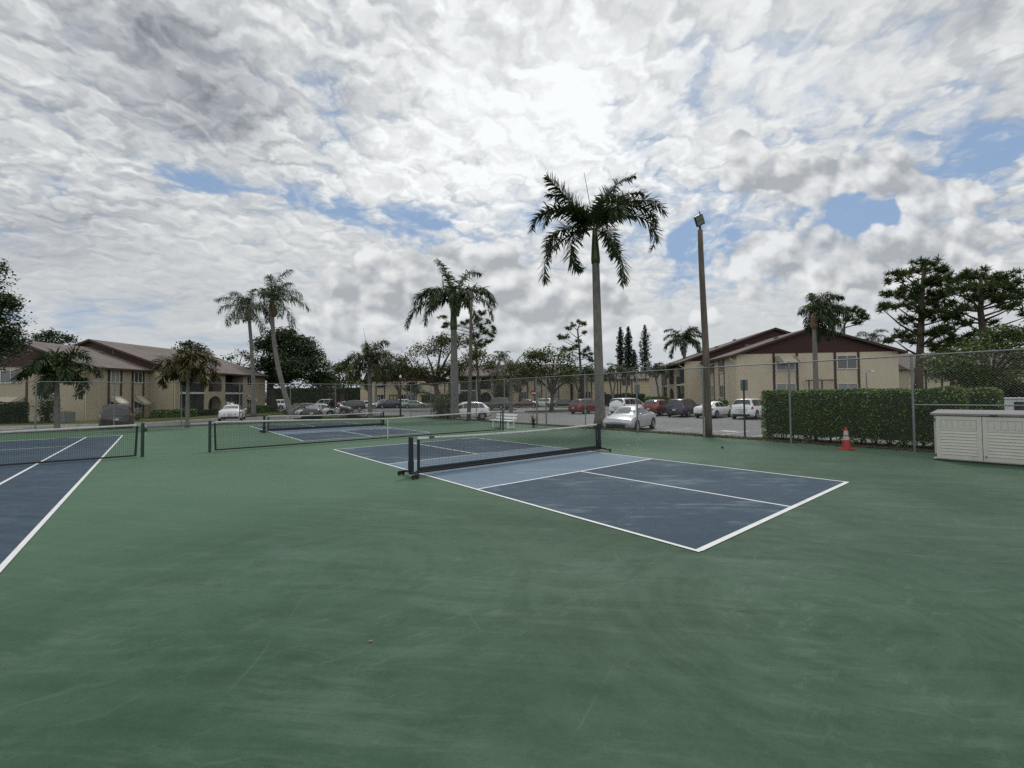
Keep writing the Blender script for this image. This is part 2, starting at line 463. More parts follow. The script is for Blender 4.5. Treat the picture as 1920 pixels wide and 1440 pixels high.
M['concrete'] = pmat('concrete', (.30, .29, .27), .15, 3, .85, dirt=.5, dirtcol=(.16, .15, .13), bump=.2)
M['kerb_white'] = pmat('kerb_white', (.50, .49, .45), .12, 3, .8, dirt=.5, dirtcol=(.22, .20, .17), bump=.2)
M['stop_blue'] = pmat('stop_blue', (.055, .125, .235), .15, 4, .75, dirt=.4, dirtcol=(.12, .13, .14), bump=.2)
M['lot_line'] = pmat('lot_line', (.48, .48, .47), .2, 5, .75, dirt=.7, dirtcol=(.16, .16, .16))
M['galv'] = pmat('galvanised_steel', (.19, .21, .215), .15, 9, .5, metal=.35, dirt=.3, dirtcol=(.12, .12, .11))
M['wire'] = pmat('chain_wire', (.15, .16, .16), .15, 6, .55, metal=.3)
M['black'] = pmat('black_powdercoat', (.012, .012, .014), .2, 12, .45, dirt=.15, dirtcol=(.04, .04, .04))
M['black_cloth'] = pmat('black_vinyl', (.010, .010, .013), .2, 15, .6)
M['net'] = pmat('net_cord', (.012, .013, .014), .2, 12, .7)
M['tape'] = pmat('net_tape', (.50, .50, .48), .10, 10, .75, dirt=.45, dirtcol=(.26, .26, .25))
M['dkgreen'] = pmat('dark_green_paint', (.012, .040, .026), .25, 10, .5, dirt=.3, dirtcol=(.06, .06, .05))
M['white_wood'] = pmat('white_painted_wood', (.68, .70, .70), .06, 6, .55, dirt=.2, dirtcol=(.42, .43, .42), bump=.08, stretch=(1, 8, 1))
M['rubber'] = pmat('rubber', (.018, .018, .019), .2, 14, .8)
M['steel'] = pmat('steel', (.45, .46, .47), .1, 9, .35, metal=.8)
M['teal'] = pmat('teal_badge', (.02, .10, .13), .1, 20, .5)
# ------------------------------------------------------------------ site frame: court axes
YAW = 2.2563; CO = (2.1385, 5.0939)
SV = (math.sin(YAW), -math.cos(YAW)); SU = (math.cos(YAW), math.sin(YAW))
CROT = math.atan2(SV[1], SV[0])
def CF(v, u, z=0.0):
    return (CO[0] + v * SV[0] + u * SU[0], CO[1] + v * SV[1] + u * SU[1], z)
def site(o):
    o.location = (CO[0], CO[1], 0); o.rotation_euler = (0, 0, CROT); return o
def structure(name, mb, mat, **k):
    o = mb.build(name, mat, **k); o['kind'] = 'structure'; return o
LOT = -0.25
def sheet(x0, x1, y0, y1, z, mb=None):
    mb = mb or MB(); mb.quad((x0, y0, z), (x1, y0, z), (x1, y1, z), (x0, y1, z)); return mb

# ground to the horizon, parking lot, court slab
g = MB(); N = 24
for i in range(N):
    for j in range(N):
        s_ = 3000 / N
        sheet(-1500 + i * s_, -1500 + (i + 1) * s_, -1500 + j * s_, -1500 + (j + 1) * s_, -.36, g)
structure('ground', g, M['lawn'], weld=True)
site(structure('parking_lot', sheet(-75, 62, -60, 118, LOT), M['asphalt']))
slab = MB().bx(-24.5, 13.45, -4.2, 34.35, -.34, 0.0)
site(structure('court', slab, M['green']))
# sloped planted strips between the court slab and the parking lot
def strip(name, pts_in, pts_out, mat, n=60):
    """planted strip: almost level, then a short step down to the lot"""
    mb = MB()
    a0, a1 = np.array(pts_in[0]), np.array(pts_in[1]); b0, b1 = np.array(pts_out[0]), np.array(pts_out[1])
    rr = np.random.default_rng(3)
    prof = [(0, 0), (.22, .012), (.45, .016), (.68, .008), (.86, -.02), (1, -.26)]
    cols = len(prof); V = []; Fc = []
    for i in range(n + 1):
        t = i / n; p = a0 + (a1 - a0) * t; q = b0 + (b1 - b0) * t
        for j, (s, dz) in enumerate(prof):
            r_ = p + (q - p) * s
            V.append((r_[0] , r_[1], -.018 + dz + (rr.normal(0, .010) if 0 < j < cols - 1 else 0)))
    for i in range(n):
        for j in range(cols - 1):
            k = i * cols + j
            Fc.append((k, k + 1, k + cols + 1, k + cols))
    mb.add(V, Fc); o = structure(name, mb, mat, smooth=True); return site(o)
strip('grass_strip', ((13.45, 4.9, 0), (13.45, 36.0, 0)), ((14.95, 4.9, 0), (14.95, 36.0, 0)), M['strip'])
strip('mulch_bed', ((13.45, -14, 0), (13.45, 4.9, 0)), ((16.2, -14, 0), (16.2, 4.9, 0)), M['mulch'])
strip('grass_strip', ((-24.5, 34.35, 0), (13.45, 34.35, 0)), ((-24.5, 35.9, 0), (13.45, 35.9, 0)), M['strip'])
# painted courts
pb = MB(); kb = MB(); lb = MB(); tb = MB()
LW = .058
def line(x0, y0, x1, y1, w=LW, z=.008):
    # butt-ended painted line (axis aligned)
    if abs(x0 - x1) < 1e-6: lb.quad((x0 - w / 2, y0, z), (x0 + w / 2, y0, z), (x0 + w / 2, y1, z), (x0 - w / 2, y1, z))
    else: lb.quad((x0, y0 - w / 2, z), (x1, y0 - w / 2, z), (x1, y0 + w / 2, z), (x0, y0 + w / 2, z))
for (v0, u0) in ((0, 0), (0, 17.45)):
    W, L = 6.096, 13.41; K0, K1 = 4.572, 8.838
    sheet(v0, v0 + W, u0, u0 + K0, .004, pb); sheet(v0, v0 + W, u0 + K1, u0 + L, .004, pb)
    sheet(v0, v0 + W, u0 + K0, u0 + K1, .004, kb)
    e = LW / 2
    line(v0 + e, u0, v0 + e, u0 + L); line(v0 + W - e, u0, v0 + W - e, u0 + L)
    for y in (u0 + e, u0 + L - e): line(v0 + LW, y, v0 + W - LW, y, .075 if y < u0 + 1 else LW)
    for y in (u0 + K0 - e, u0 + K1 + e): line(v0 + LW, y, v0 + W - LW, y)
    line(v0 + W / 2, u0 + LW + .01, v0 + W / 2, u0 + K0 - LW); line(v0 + W / 2, u0 + K1 + LW, v0 + W / 2, u0 + L - LW)
TX0, TX1 = -17.11, -6.14; TU0, TU1 = 15.8 - 11.885, 15.8 + 11.885
sheet(TX0, TX1, TU0, TU1, .004, tb)
tw = .062
line(TX1 - tw / 2, TU0, TX1 - tw / 2, TU1, tw); line(TX0 + tw / 2, TU0, TX0 + tw / 2, TU1, tw)
line(TX1 - 1.372, TU0 + .1, TX1 - 1.372, TU1 - .1, tw); line(TX0 + 1.372, TU0 + .1, TX0 + 1.372, TU1 - .1, tw)
for y in (TU0 + .05, TU1 - .05): line(TX0 + tw, y, TX1 - tw, y, .1)
for y in (15.8 - 6.4, 15.8 + 6.4): line(TX0 + 1.372 + tw / 2, y, TX1 - 1.372 - tw / 2, y, tw)
line((TX0 + TX1) / 2, 9.4 + tw / 2, (TX0 + TX1) / 2, 22.2 - tw / 2, tw)
site(structure('play_area', pb, M['blue'])); site(structure('kitchen_area', kb, M['kitchen']))
site(structure('tennis_play_area', tb, M['blue_tennis'])); site(structure('court_line', lb, M['line']))

# ------------------------------------------------------------------ nets
def cord_net(x0, x1, ztop, z0, pitch, th):
    """square-mesh net in the local XZ plane; ztop(x) is the upper edge"""
    mb = MB(); n = int((x1 - x0) / pitch); h = th / 2
    for i in range(n + 1):
        x = x0 + (x1 - x0) * i / n; zt = ztop(x)
        mb.add([(x - h, -h, z0), (x + h, -h, z0), (x, h, z0), (x - h, -h, zt), (x + h, -h, zt), (x, h, zt)], [(0, 1, 4, 3), (1, 2, 5, 4), (2, 0, 3, 5)])
    xs = np.linspace(x0, x1, 25); rows = int((ztop((x0 + x1) / 2) - z0) / pitch)
    for j in range(rows + 1):
        f = j / rows
        V = []; Fc = []
        for k, x in enumerate(xs):
            z = z0 + (ztop(x) - z0) * f
            V += [(x, -h, z - h), (x, -h, z + h), (x, h, z)]
            if k:
                a = 3 * (k - 1); b = 3 * k
                Fc += [(a, a + 1, b + 1, b), (a + 1, a + 2, b + 2, b + 1), (a + 2, a, b, b + 2)]
        mb.add(V, Fc)
    return mb
def band(xs, zt, h, th):
    mb = MB(); V = []; Fc = []
    for k, x in enumerate(xs):
        z = zt(x); wv = .004 * math.sin(x * 3.1) + .003 * math.sin(x * 8.3 + 1)
        V += [(x, -th + wv, z - h), (x, -th * 1.1 + wv, z - h * .5), (x, -th * .5 + wv, z), (x, th * .5 + wv, z), (x, th * 1.1 + wv, z - h * .5), (x, th + wv, z - h)]
        if k:
            a, b = 6 * (k - 1), 6 * k
            Fc += [(a + i, a + (i + 1) % 6, b + (i + 1) % 6, b + i) for i in range(6)]
    mb.add(V, Fc); return mb

def pickle_net(label, v0, u, group, badge):
    """local x along the net from its left post"""
    t = thing('pickleball_net', label, 'net', CF(v0 - .28, u), CROT, group)
    W = 6.70
    dip = lambda x: .905 - .055 * (1 - ((x - W / 2) / (W / 2)) ** 2)
    x0, x1 = .19, W - .14
    cord_net(x0, x1, lambda x: dip(x) - .02, .15, .040, .0052).build('net_mesh', M['net'], t)
    band(np.linspace(x0 - .02, x1 + .02, 40), dip, .058, .008).build('top_tape', M['tape'], t, smooth=True)
    band(np.linspace(x0 - .02, x1, 40), lambda x: .185 - .0 * x, .075, .010).build('bottom_band', M['black_cloth'], t)
    for x in (x0, x1): MB().bx(x - .032, x + .032, -.008, .008, .10, dip(x) - .06).build('side_band', M['black_cloth'], t)
    MB().tube([(0, 0, .085), (W, 0, .085)], .036, 10).build('base_tube', M['black'], t, smooth=False)
    for x in (0, W):
        p = MB().tube([(x, 0, .06), (x, 0, .12), (x, 0, .14), (x, 0, .36), (x, 0, .37), (x, 0, .90), (x, 0, .92)], [.055, .055, .068, .068, .058, .056, .03], 14)
        post = p.build('post', M['black_cloth'], t, smooth=False)
        MB().tube([(x, -.36, .075), (x, -.30, .10), (x, 0, .11), (x, .30, .10), (x, .36, .075)], .03, 8).build('foot', M['black'], t)
        for y in (-.36, .36):
            for dxx in ((-.12, -.03) if x == 0 else (.10,)):
                c = MB().lathe([(.0, -.014), (.042, -.014), (.05, -.006), (.05, .006), (.042, .014), (.0, .014)], 14, 'y', (x + dxx, y, .05)).build('caster', M['rubber'], t)
                MB().box((x + dxx / 2, y, .085), (abs(dxx) + .03, .02, .022)).build('bracket', M['black'], c)
    if badge:
        MB().bx(x0 + .27, x0 + .42, -.0135, -.0115, dip(x0) - .056, dip(x0) - .004).build('badge', M['teal'], t)
        MB().bx(x0 - .02, x0 + .27, -.0125, -.0105, dip(x0) - .055, dip(x0) - .006).build('tape_end', M['white_wood'], t)
    return t
pickle_net('black portable pickleball net with teal badge on its white tape, nearest the camera', -.02, 6.72, 'portable pickleball nets', True)
pickle_net('black portable pickleball net on far blue court, behind the long tennis net', -.02, 24.2, 'portable pickleball nets', False)

def tennis_net(label, vc, u, strap, crank_right):
    t = thing('tennis_net', label, 'net', CF(vc, u), CROT, 'permanent tennis nets on green posts')
    Hh = 6.45
    zt = lambda x: 1.055 - .135 * (1 - (abs(x) / Hh)) ** 1.15 if abs(x) < Hh else 1.055
    e = Hh - .17
    cord_net(-e, e, lambda x: zt(x) - .03, .07, .047, .0046).build('net_mesh', M['net'], t)
    band(np.linspace(-e - .02, e + .02, 60), zt, .062, .009).build('top_tape', M['tape'], t, smooth=True)
    for s in (-1, 1): MB().tube([(s * Hh, 0, zt(Hh) - .012), (s * e, 0, zt(e) - .012)], .005, 6).build('cable', M['steel'], t)
    band(np.linspace(-e, e, 40), lambda x: .085, .05, .008).build('bottom_band', M['black_cloth'], t)
    for s in (-1, 1):
        MB().add([(s * e - .03, -.006, .04), (s * e + .03, -.006, .04), (s * (e - .0) + .035 * s + .03, -.006, zt(e) - .06), (s * e + .035 * s - .03, -.006, zt(e) - .06),
                  (s * e - .03, .006, .04), (s * e + .03, .006, .04), (s * e + .035 * s + .03, .006, zt(e) - .06), (s * e + .035 * s - .03, .006, zt(e) - .06)],
                 [(0, 1, 2, 3), (7, 6, 5, 4), (0, 4, 5, 1), (1, 5, 6, 2), (2, 6, 7, 3), (3, 7, 4, 0)]).build('side_band', M['black_cloth'], t)
        p = MB().tube([(s * Hh, 0, 0), (s * Hh, 0, 1.07), (s * Hh, 0, 1.085), (s * Hh, 0, 1.095)], [.045, .045, .042, .02], 14).build('post', M['dkgreen'], t)
        for z in (.25, .55, .85): MB().tube([(s * Hh - s * .045, 0, z), (s * Hh - s * .075, 0, z)], .009, 6).build('lacing_hook', M['dkgreen'], p)
        if s == crank_right:
            c = MB().box((s * Hh + s * .07, 0, .86), (.07, .07, .13)).box((s * Hh + s * .11, -.04, .86), (.05, .05, .05)).build('crank', M['dkgreen'], t, bevel=.008)
            MB().tube([(s * Hh + .05 * s, -.03, 1.05), (s * Hh + .09 * s, -.03, .97), (s * Hh + .085 * s, -.02, .88), (s * Hh + .07 * s, -.05, .70), (s * Hh + .09 * s, -.05, .66)], .007, 6).build('strap_tail', M['tape'], c)
    if strap:
        MB().bx(-.026, .026, -.016, -.013, .03, zt(0) + .004).bx(-.026, .026, .013, .016, .03, zt(0) + .004).bx(-.026, .026, -.016, .016, zt(0) + .005, zt(0) + .008).build('centre_strap', M['tape'], t)
    return t
tennis_net('long tennis net with white centre strap, standing between the two pickleball courts', 3.05, 15.79, True, 0)
tennis_net('tennis net across the blue tennis court at the left edge, crank on its post', -11.63, 15.8, True, 1)

# ------------------------------------------------------------------ chain-link fences
FH = 2.95
def chain_mesh(L, z0, z1, pitch=.078, th=.0042, x0=0.0):
    """two families of diagonal wires clipped to a rectangle in local XZ"""
    mb = MB(); h = th / 2; Hh = z1 - z0
    n = int((L + Hh) / pitch)
    for fam in (0, 1):
        for i in range(n + 1):
            a = -Hh + i * pitch
            s0, s1 = max(0, -a), min(Hh, L - a)
            if s1 - s0 < .01: continue
            xa, xb = a + s0, a + s1
            if fam: xa, xb = L - xa, L - xb
            za, zb = z0 + s0, z0 + s1; y = h if fam else -h
            xa += x0; xb += x0
            mb.add([(xa - h, y - h, za), (xa + h, y - h, za), (xa, y + h, za), (xb - h, y - h, zb), (xb + h, y - h, zb), (xb, y + h, zb)], [(0, 1, 4, 3), (1, 2, 5, 4), (2, 0, 3, 5)])
    return mb
def fence(label, p0, rot, posts, L, gaps=(), mid=(), zpost=-.15):
    t = thing('chain_link_fence', label, 'fence', p0, rot, None)
    for k, x in enumerate(posts):
        r = .032
        p = MB().tube([(x, 0, zpost), (x, 0, FH - .02), (x, 0, FH + .03), (x, 0, FH + .05)], [r, r, r * 1.15, r * .5], 10).build('post', M['galv'], t)
        for z in (FH - .25, FH * .5, .3): MB().tube([(x, 0, z - .012), (x, 0, z + .012)], r + .005, 10).build('tie_band', M['galv'], p)
    MB().tube([(0, 0, FH), (L, 0, FH)], .021, 8).build('top_rail', M['galv'], t)
    for (a, b, z) in mid: MB().tube([(a, 0, z), (b, 0, z)], .019, 8).build('mid_rail', M['galv'], t)
    segs = []; cur = 0
    for (a, b) in gaps: segs.append((cur, a)); cur = b
    segs.append((cur, L))
    for (a, b) in segs: chain_mesh(b - a, .03, FH - .02, x0=a).build('wire_mesh', M['wire'], t)
    for (a, b) in gaps: chain_mesh(b - a, 2.22, FH - .02, x0=a).build('wire_mesh', M['wire'], t)
    MB().tube([(0, 0, .05), (L, 0, .05)], .004, 6).build('tension_wire', M['wire'], t)
    return t
FV = 13.25
U0 = -13.2
right_posts = [u - U0 for u in (-13.2, -9.9, -6.6, -3.3, .02, 3.4, 6.7, 10.0, 13.3, 16.35, 17.22, 20.4, 23.7, 27.0, 30.5, 34.28)]
fence('tall grey chain-link fence along the right of the courts, with the gate and hedge', CF(FV, U0), CROT + math.pi / 2, right_posts, 34.28 - U0,
      gaps=((16.35 - U0, 17.22 - U0),), mid=((0, .02 - U0, 1.43), (13.3 - U0, 16.35 - U0, 1.38), (17.22 - U0, 20.4 - U0, 1.38)))
BU = 34.28
fence('tall grey chain-link fence across the far end of the courts, before the left building', CF(FV - 37.8, BU), CROT, [37.8 - 3.35 * k for k in range(1, 12)], 37.74)
# gate
t = thing('chain_link_gate', 'narrow chain-link gate with latch between two fence posts beside the yucca', 'gate', CF(FV, 16.35), CROT + math.pi / 2)
W = .87
MB().tube([(.06, 0, .06), (.06, 0, 2.1), (W - .06, 0, 2.1), (W - .06, 0, .06), (.06, 0, .06)], .02, 8).build('frame', M['galv'], t)
MB().tube([(.0, 0, 2.22), (W, 0, 2.22)], .02, 8).build('transom', M['galv'], t)
MB().tube([(.06, 0, 1.38), (W - .06, 0, 1.38)], .016, 8).build('mid_bar', M['galv'], t)
chain_mesh(W - .12, .08, 2.08, x0=.06).build('wire_mesh', M['wire'], t)
for z in (.35, 1.75): MB().box((W - .03, 0, z), (.09, .05, .07)).build('hinge', M['galv'], t)
MB().box((.03, -.03, 1.55), (.10, .07, .10)).tube([(.0, -.05, 1.5), (.0, -.05, 1.75)], .016, 8).build('latch', M['galv'], t)

# ------------------------------------------------------------------ bench
t = thing('park_bench', 'white wooden bench with slatted back beside the gate', 'bench', CF(10.75, 17.2), CROT + math.pi / 2)
# local x along the bench, local +y toward the court
L = 2.0
for k, y in enumerate((.02, .16, .30)): MB().box((0, y + .02, .43), (L, .125, .042)).build('seat_slat', M['white_wood'], t, bevel=.006)
tl = Matrix.Rotation(R(12), 4, 'X')
for z, y in ((.58, -.10), (.755, -.14)): MB().box((0, y, z), (L - .1, .04, .115), M=tl).build('back_slat', M['white_wood'], t, bevel=.006)
for x in (-.68, .68):
    lg = MB(); lg.box((x, .31, .205), (.09, .09, .41)); lg.box((x, -.07, .205), (.09, .09, .41)); lg.box((x, .12, .07), (.075, .30, .10)); lg.box((x, .12, .375), (.075, .30, .07))
    lg.build('leg', M['white_wood'], t, bevel=.005)
    MB().tube([(x, -.06, .40), (x, -.115, .62), (x, -.16, .80)], .038, 4).build('back_post', M['white_wood'], t)

# ------------------------------------------------------------------ storage box
M['resin'] = pmat('beige_resin', (.52, .515, .46), .06, 5, .6, dirt=.25, dirtcol=(.36, .355, .31), bump=.08, bscale=60)
M['resin_lid'] = pmat('taupe_resin', (.21, .205, .205), .10, 5, .6, dirt=.3, dirtcol=(.10, .10, .10), bump=.08, bscale=60)
t = thing('storage_box', 'large beige resin storage box with louvred doors and grey lid', 'storage box', CF(11.36, -.62), CROT - math.pi / 2)
# local x runs along the front toward the near side (-u), local +y is away from the court side? -> front faces local -y
BW, BD, BH = 1.86, .92, 1.20
b = MB(); b.bx(.03, BW - .03, .035, BD, .03, BH); b.build('body', M['resin'], t, bevel=.012)
MB().bx(.01, BW - .01, .004, .9, .0, .035).build('base_rim', M['rubber'], t)  # black strip standing in for the contact shadow under the box
MB().bx(.0, BW, -.002, .05, .0352, .062).build('sill', M['resin'], t, bevel=.004)
lid = MB()
lid.add([(-.03, -.05, BH), (BW + .03, -.05, BH), (BW + .03, BD + .03, BH), (-.03, BD + .03, BH), (-.03, -.05, BH + .055), (BW + .03, -.05, BH + .055), (BW + .03, BD + .03, BH + .10), (-.03, BD + .03, BH + .10),
         (.03, .04, BH + .095), (BW - .03, .04, BH + .095), (BW - .03, BD - .05, BH + .13), (.03, BD - .05, BH + .13)],
        [(0, 3, 2, 1), (0, 1, 5, 4), (1, 2, 6, 5), (2, 3, 7, 6), (3, 0, 4, 7), (4, 5, 9, 8), (5, 6, 10, 9), (6, 7, 11, 10), (7, 4, 8, 11), (8, 9, 10, 11)])
lid.build('lid', M['resin_lid'], t, bevel=.008)
for k, (xa, xb) in enumerate(((.075, .915), (.925, 1.785))):
    d = MB(); d.bx(xa, xb, -.012, .033, .06, BH - .025)
    door = d.build('door', M['resin'], t, bevel=.006)
    fr = MB(); m_ = .09
    fr.bx(xa, xa + m_, -.026, -.0115, .06, BH - .025); fr.bx(xb - m_, xb, -.026, -.0115, .06, BH - .025)
    fr.bx(xa + m_, xb - m_, -.0255, -.0115, .06, .16); fr.bx(xa + m_, xb - m_, -.0255, -.0115, BH - .115, BH - .025); fr.bx(xa + m_, xb - m_, -.0255, -.0115, .80, .845)
    fr.build('door_frame', M['resin'], door, bevel=.003)
    lv = MB()
    for i in range(8):
        z0 = .17 + i * .079
        lv.add([(xa + m_, -.013, z0 + .078), (xb - m_, -.013, z0 + .078), (xb - m_, -.031, z0 + .008), (xa + m_, -.031, z0 + .008), (xb - m_, -.013, z0), (xa + m_, -.013, z0)],
               [(0, 1, 2, 3), (3, 2, 4, 5)])
    lv.build('louvre', M['resin'], door)
    pl = MB(); n = 6; w_ = (xb - xa - 2 * m_) / n
    for i in range(n): pl.bx(xa + m_ + i * w_ + .005, xa + m_ + (i + 1) * w_ - .005, -.019, -.0115, .855, BH - .125)
    pl.build('plank_panel', M['resin'], door, bevel=.002)
    if k == 0:
        for z in (.14, 1.08): MB().box((xa - .02, -.015, z), (.022, .03, .075)).build('hinge', M['black'], door)
    else:
        MB().box((xa + .05, -.03, .17), (.018, .02, .06)).box((xa + .05, -.03, .17), (.045, .012, .02)).build('latch', M['resin_lid'], door)
MB().bx(1.06, 1.19, -.058, -.045, BH - .005, BH + .03).build('lid_handle', M['black'], t)

# ------------------------------------------------------------------ traffic cone
M['cone'] = pmat('cone_orange', (.36, .035, .022), .15, 10, .5, dirt=.25, dirtcol=(.20, .05, .03))
M['cone_band'] = pmat('cone_band', (.40, .38, .36), .1, 14, .4, dirt=.4, dirtcol=(.25, .24, .22))
t = thing('traffic_cone', 'orange traffic cone with two pale bands in front of the hedge', 'traffic cone', CF(12.45, 1.55), .4)
cone = MB(); cone.bx(-.17, .17, -.17, .17, 0, .03); cone.lathe([(.14, .03), (.125, .05), (.035, .70), (.028, .71), (.0, .71)], 24)
cone.build('body', M['cone'], t)
rr = lambda z: .125 - (z - .05) / .65 * .09 + .003
for a, b_ in ((.30, .42), (.46, .60)): MB().lathe([(rr(a), a), (rr(b_), b_)], 24).build('reflective_band', M['cone_band'], t)

# ------------------------------------------------------------------ floodlight poles
def wood():
    m, w, b = new_mat('weathered_pole_wood')
    tc = w.node('ShaderNodeTexCoord').outputs['Object']
    n = w.noise(w.mapping(tc, (9, 9, .5)), 2.0, 7, .7); n2 = w.noise(tc, .7, 4, .6)
    c = w.mix(w.smooth(n, .3, .7), (.075, .060, .046), (.17, .145, .115)); c = w.mix(w.smooth(n2, .45, .7, 0, .6), c, (.07, .062, .054))
    w.l.new(c, b.inputs['Base Color']); b.inputs['Roughness'].default_value = .9
    w.l.new(w.bump(n, .6, .02), b.inputs['Normal']); return m
M['pole_wood'] = wood()
M['lamp_glass'] = pmat('lamp_glass', (.22, .23, .21), .1, 5, .2)
M['bronze'] = pmat('dark_bronze', (.025, .024, .024), .2, 8, .45)
def light_pole(label, v, u, h, lean, head_rot):
    t = thing('light_pole', label, 'light pole', CF(v, u, -.12), 0, 'wooden floodlight poles along the fence')
    pts = []; rad = []
    for i in range(13):
        f = i / 12
        pts.append((lean[0] * f + .03 * math.sin(5 * f), lean[1] * f, h * f)); rad.append(.165 - .062 * f)
    MB().tube(pts, rad, 16).build('pole', M['pole_wood'], t, smooth=True)
    tip = Vector(pts[-1])
    MB().tube([tip - Vector((0, 0, .05)), tip + Vector((0, 0, .22))], .055, 12).build('tenon', M['bronze'], t)
    Mr = Matrix.Translation(tip + Vector((-.05, -.06, .42))) @ Matrix.Rotation(head_rot, 4, 'Z') @ Matrix.Rotation(R(-24), 4, 'Y') @ Matrix.Rotation(R(28), 4, 'X')
    hb = MB(); hb.box((0, 0, 0), (.36, .13, .46)); hb.box((0, .09, 0), (.26, .08, .34))
    hd = hb.build('lamp_head', M['bronze'], t, bevel=.015); hd.matrix_local = Mr
    gl = MB().box((0, -.068, .105), (.29, .012, .17)).box((0, -.068, -.095), (.29, .012, .17)).build('lens', M['lamp_glass'], hd)
    MB().tube([(.12, .05, .20), (.13, .05, .36)], [.035, .012], 8).build('photocell', M['bronze'], hd)
    return t
lp = light_pole('nearest weathered wooden light pole, one dark square floodlight on top', 13.73, 6.74, 9.15, (-.13, .0), R(-10))
MB().tube([(-.19, -.09, .0), (-.19, -.09, .95)], .022, 8).build('conduit', M['kerb_white'], lp)
light_pole('farther thin leaning wooden light pole beside the royal palm at the fence', 13.55, 25.2, 9.3, (.32, .0), R(20))

# ------------------------------------------------------------------ little things on the court
t = MB().lathe([(0, 0), (.03, .004), (.042, .03), (.036, .06), (.0, .07)], 12).build('court_plug', M['black']); t.location = CF(9.9, 4.35); tag(t, 'small black knob lying on green court near the right fence', 'debris')
M['dead_leaf'] = pmat('dead_leaf', (.26, .15, .10), .3, 20, .8)
lf = MB(); lf.add([(-.017, 0, .003), (0, -.011, .007), (.02, 0, .003), (0, .012, .008), (0, 0, .004)], [(0, 1, 4), (1, 2, 4), (2, 3, 4), (3, 0, 4)])
o = lf.build('fallen_leaf', M['dead_leaf']); o.location = (-1.08, 3.32, .004); o.rotation_euler = (0, 0, .5); tag(o, 'single dry brown leaf lying on the open green court', 'leaf')
# ------------------------------------------------------------------ cars
def paint(name, col, rough=.28, metal=.0, coat=.6):
    m, w, b = new_mat(name)
    tc = w.node('ShaderNodeTexCoord').outputs['Object']
    z = w.sep(tc)[2]
    dust = w.add(w.smooth(z, .15, .7, .35, 0.0), w.mul(w.smooth(w.noise(tc, 2.5, 6, .7), .45, .8), .07))
    c = w.mix(dust, col, (.16, .15, .135))
    w.l.new(c, b.inputs['Base Color']); w.l.new(w.add(rough, w.mul(dust, .5)), b.inputs['Roughness'])
    b.inputs['Metallic'].default_value = metal; b.inputs['Coat Weight'].default_value = coat; b.inputs['Coat Roughness'].default_value = .06
    return m
PAINT = {
    'white': paint('paint_white', (.80, .81, .82)), 'silver': paint('paint_silver', (.52, .54, .56), .3, .35),
    'black': paint('paint_black', (.012, .013, .015)), 'navy': paint('paint_navy', (.018, .024, .058)), 'red': paint('paint_red', (.16, .016, .020)),
    'dark_red': paint('paint_dark_red', (.10, .014, .018)), 'olive': paint('paint_olive', (.085, .090, .070)), 'teal': paint('paint_pale_teal', (.24, .31, .31), .3, .25),
    'grey': paint('paint_grey', (.14, .15, .155), .3, .3), 'maroon': paint('paint_maroon', (.075, .012, .016)),
}
M['car_glass'] = pmat('car_glass', (.012, .016, .018), .2, 2, .06, spec=.8, coat=.3)
M['screen_glass'] = pmat('windshield_glass', (.10, .13, .135), .35, 1.5, .05, spec=1.0, coat=1.0)
M['chrome'] = pmat('chrome', (.55, .56, .57), .1, 10, .15, metal=1.0)
M['rim'] = pmat('alloy_rim', (.38, .39, .40), .1, 10, .3, metal=.7)
M['taillight'] = pmat('taillight', (.28, .012, .016), .2, 10, .15, coat=.8)
M['headlight'] = pmat('headlight', (.55, .58, .60), .15, 10, .08, coat=1.0)
M['plate'] = pmat('licence_plate', (.55, .56, .52), .2, 25, .5)
M['trim'] = pmat('black_trim', (.015, .015, .016), .2, 10, .6)

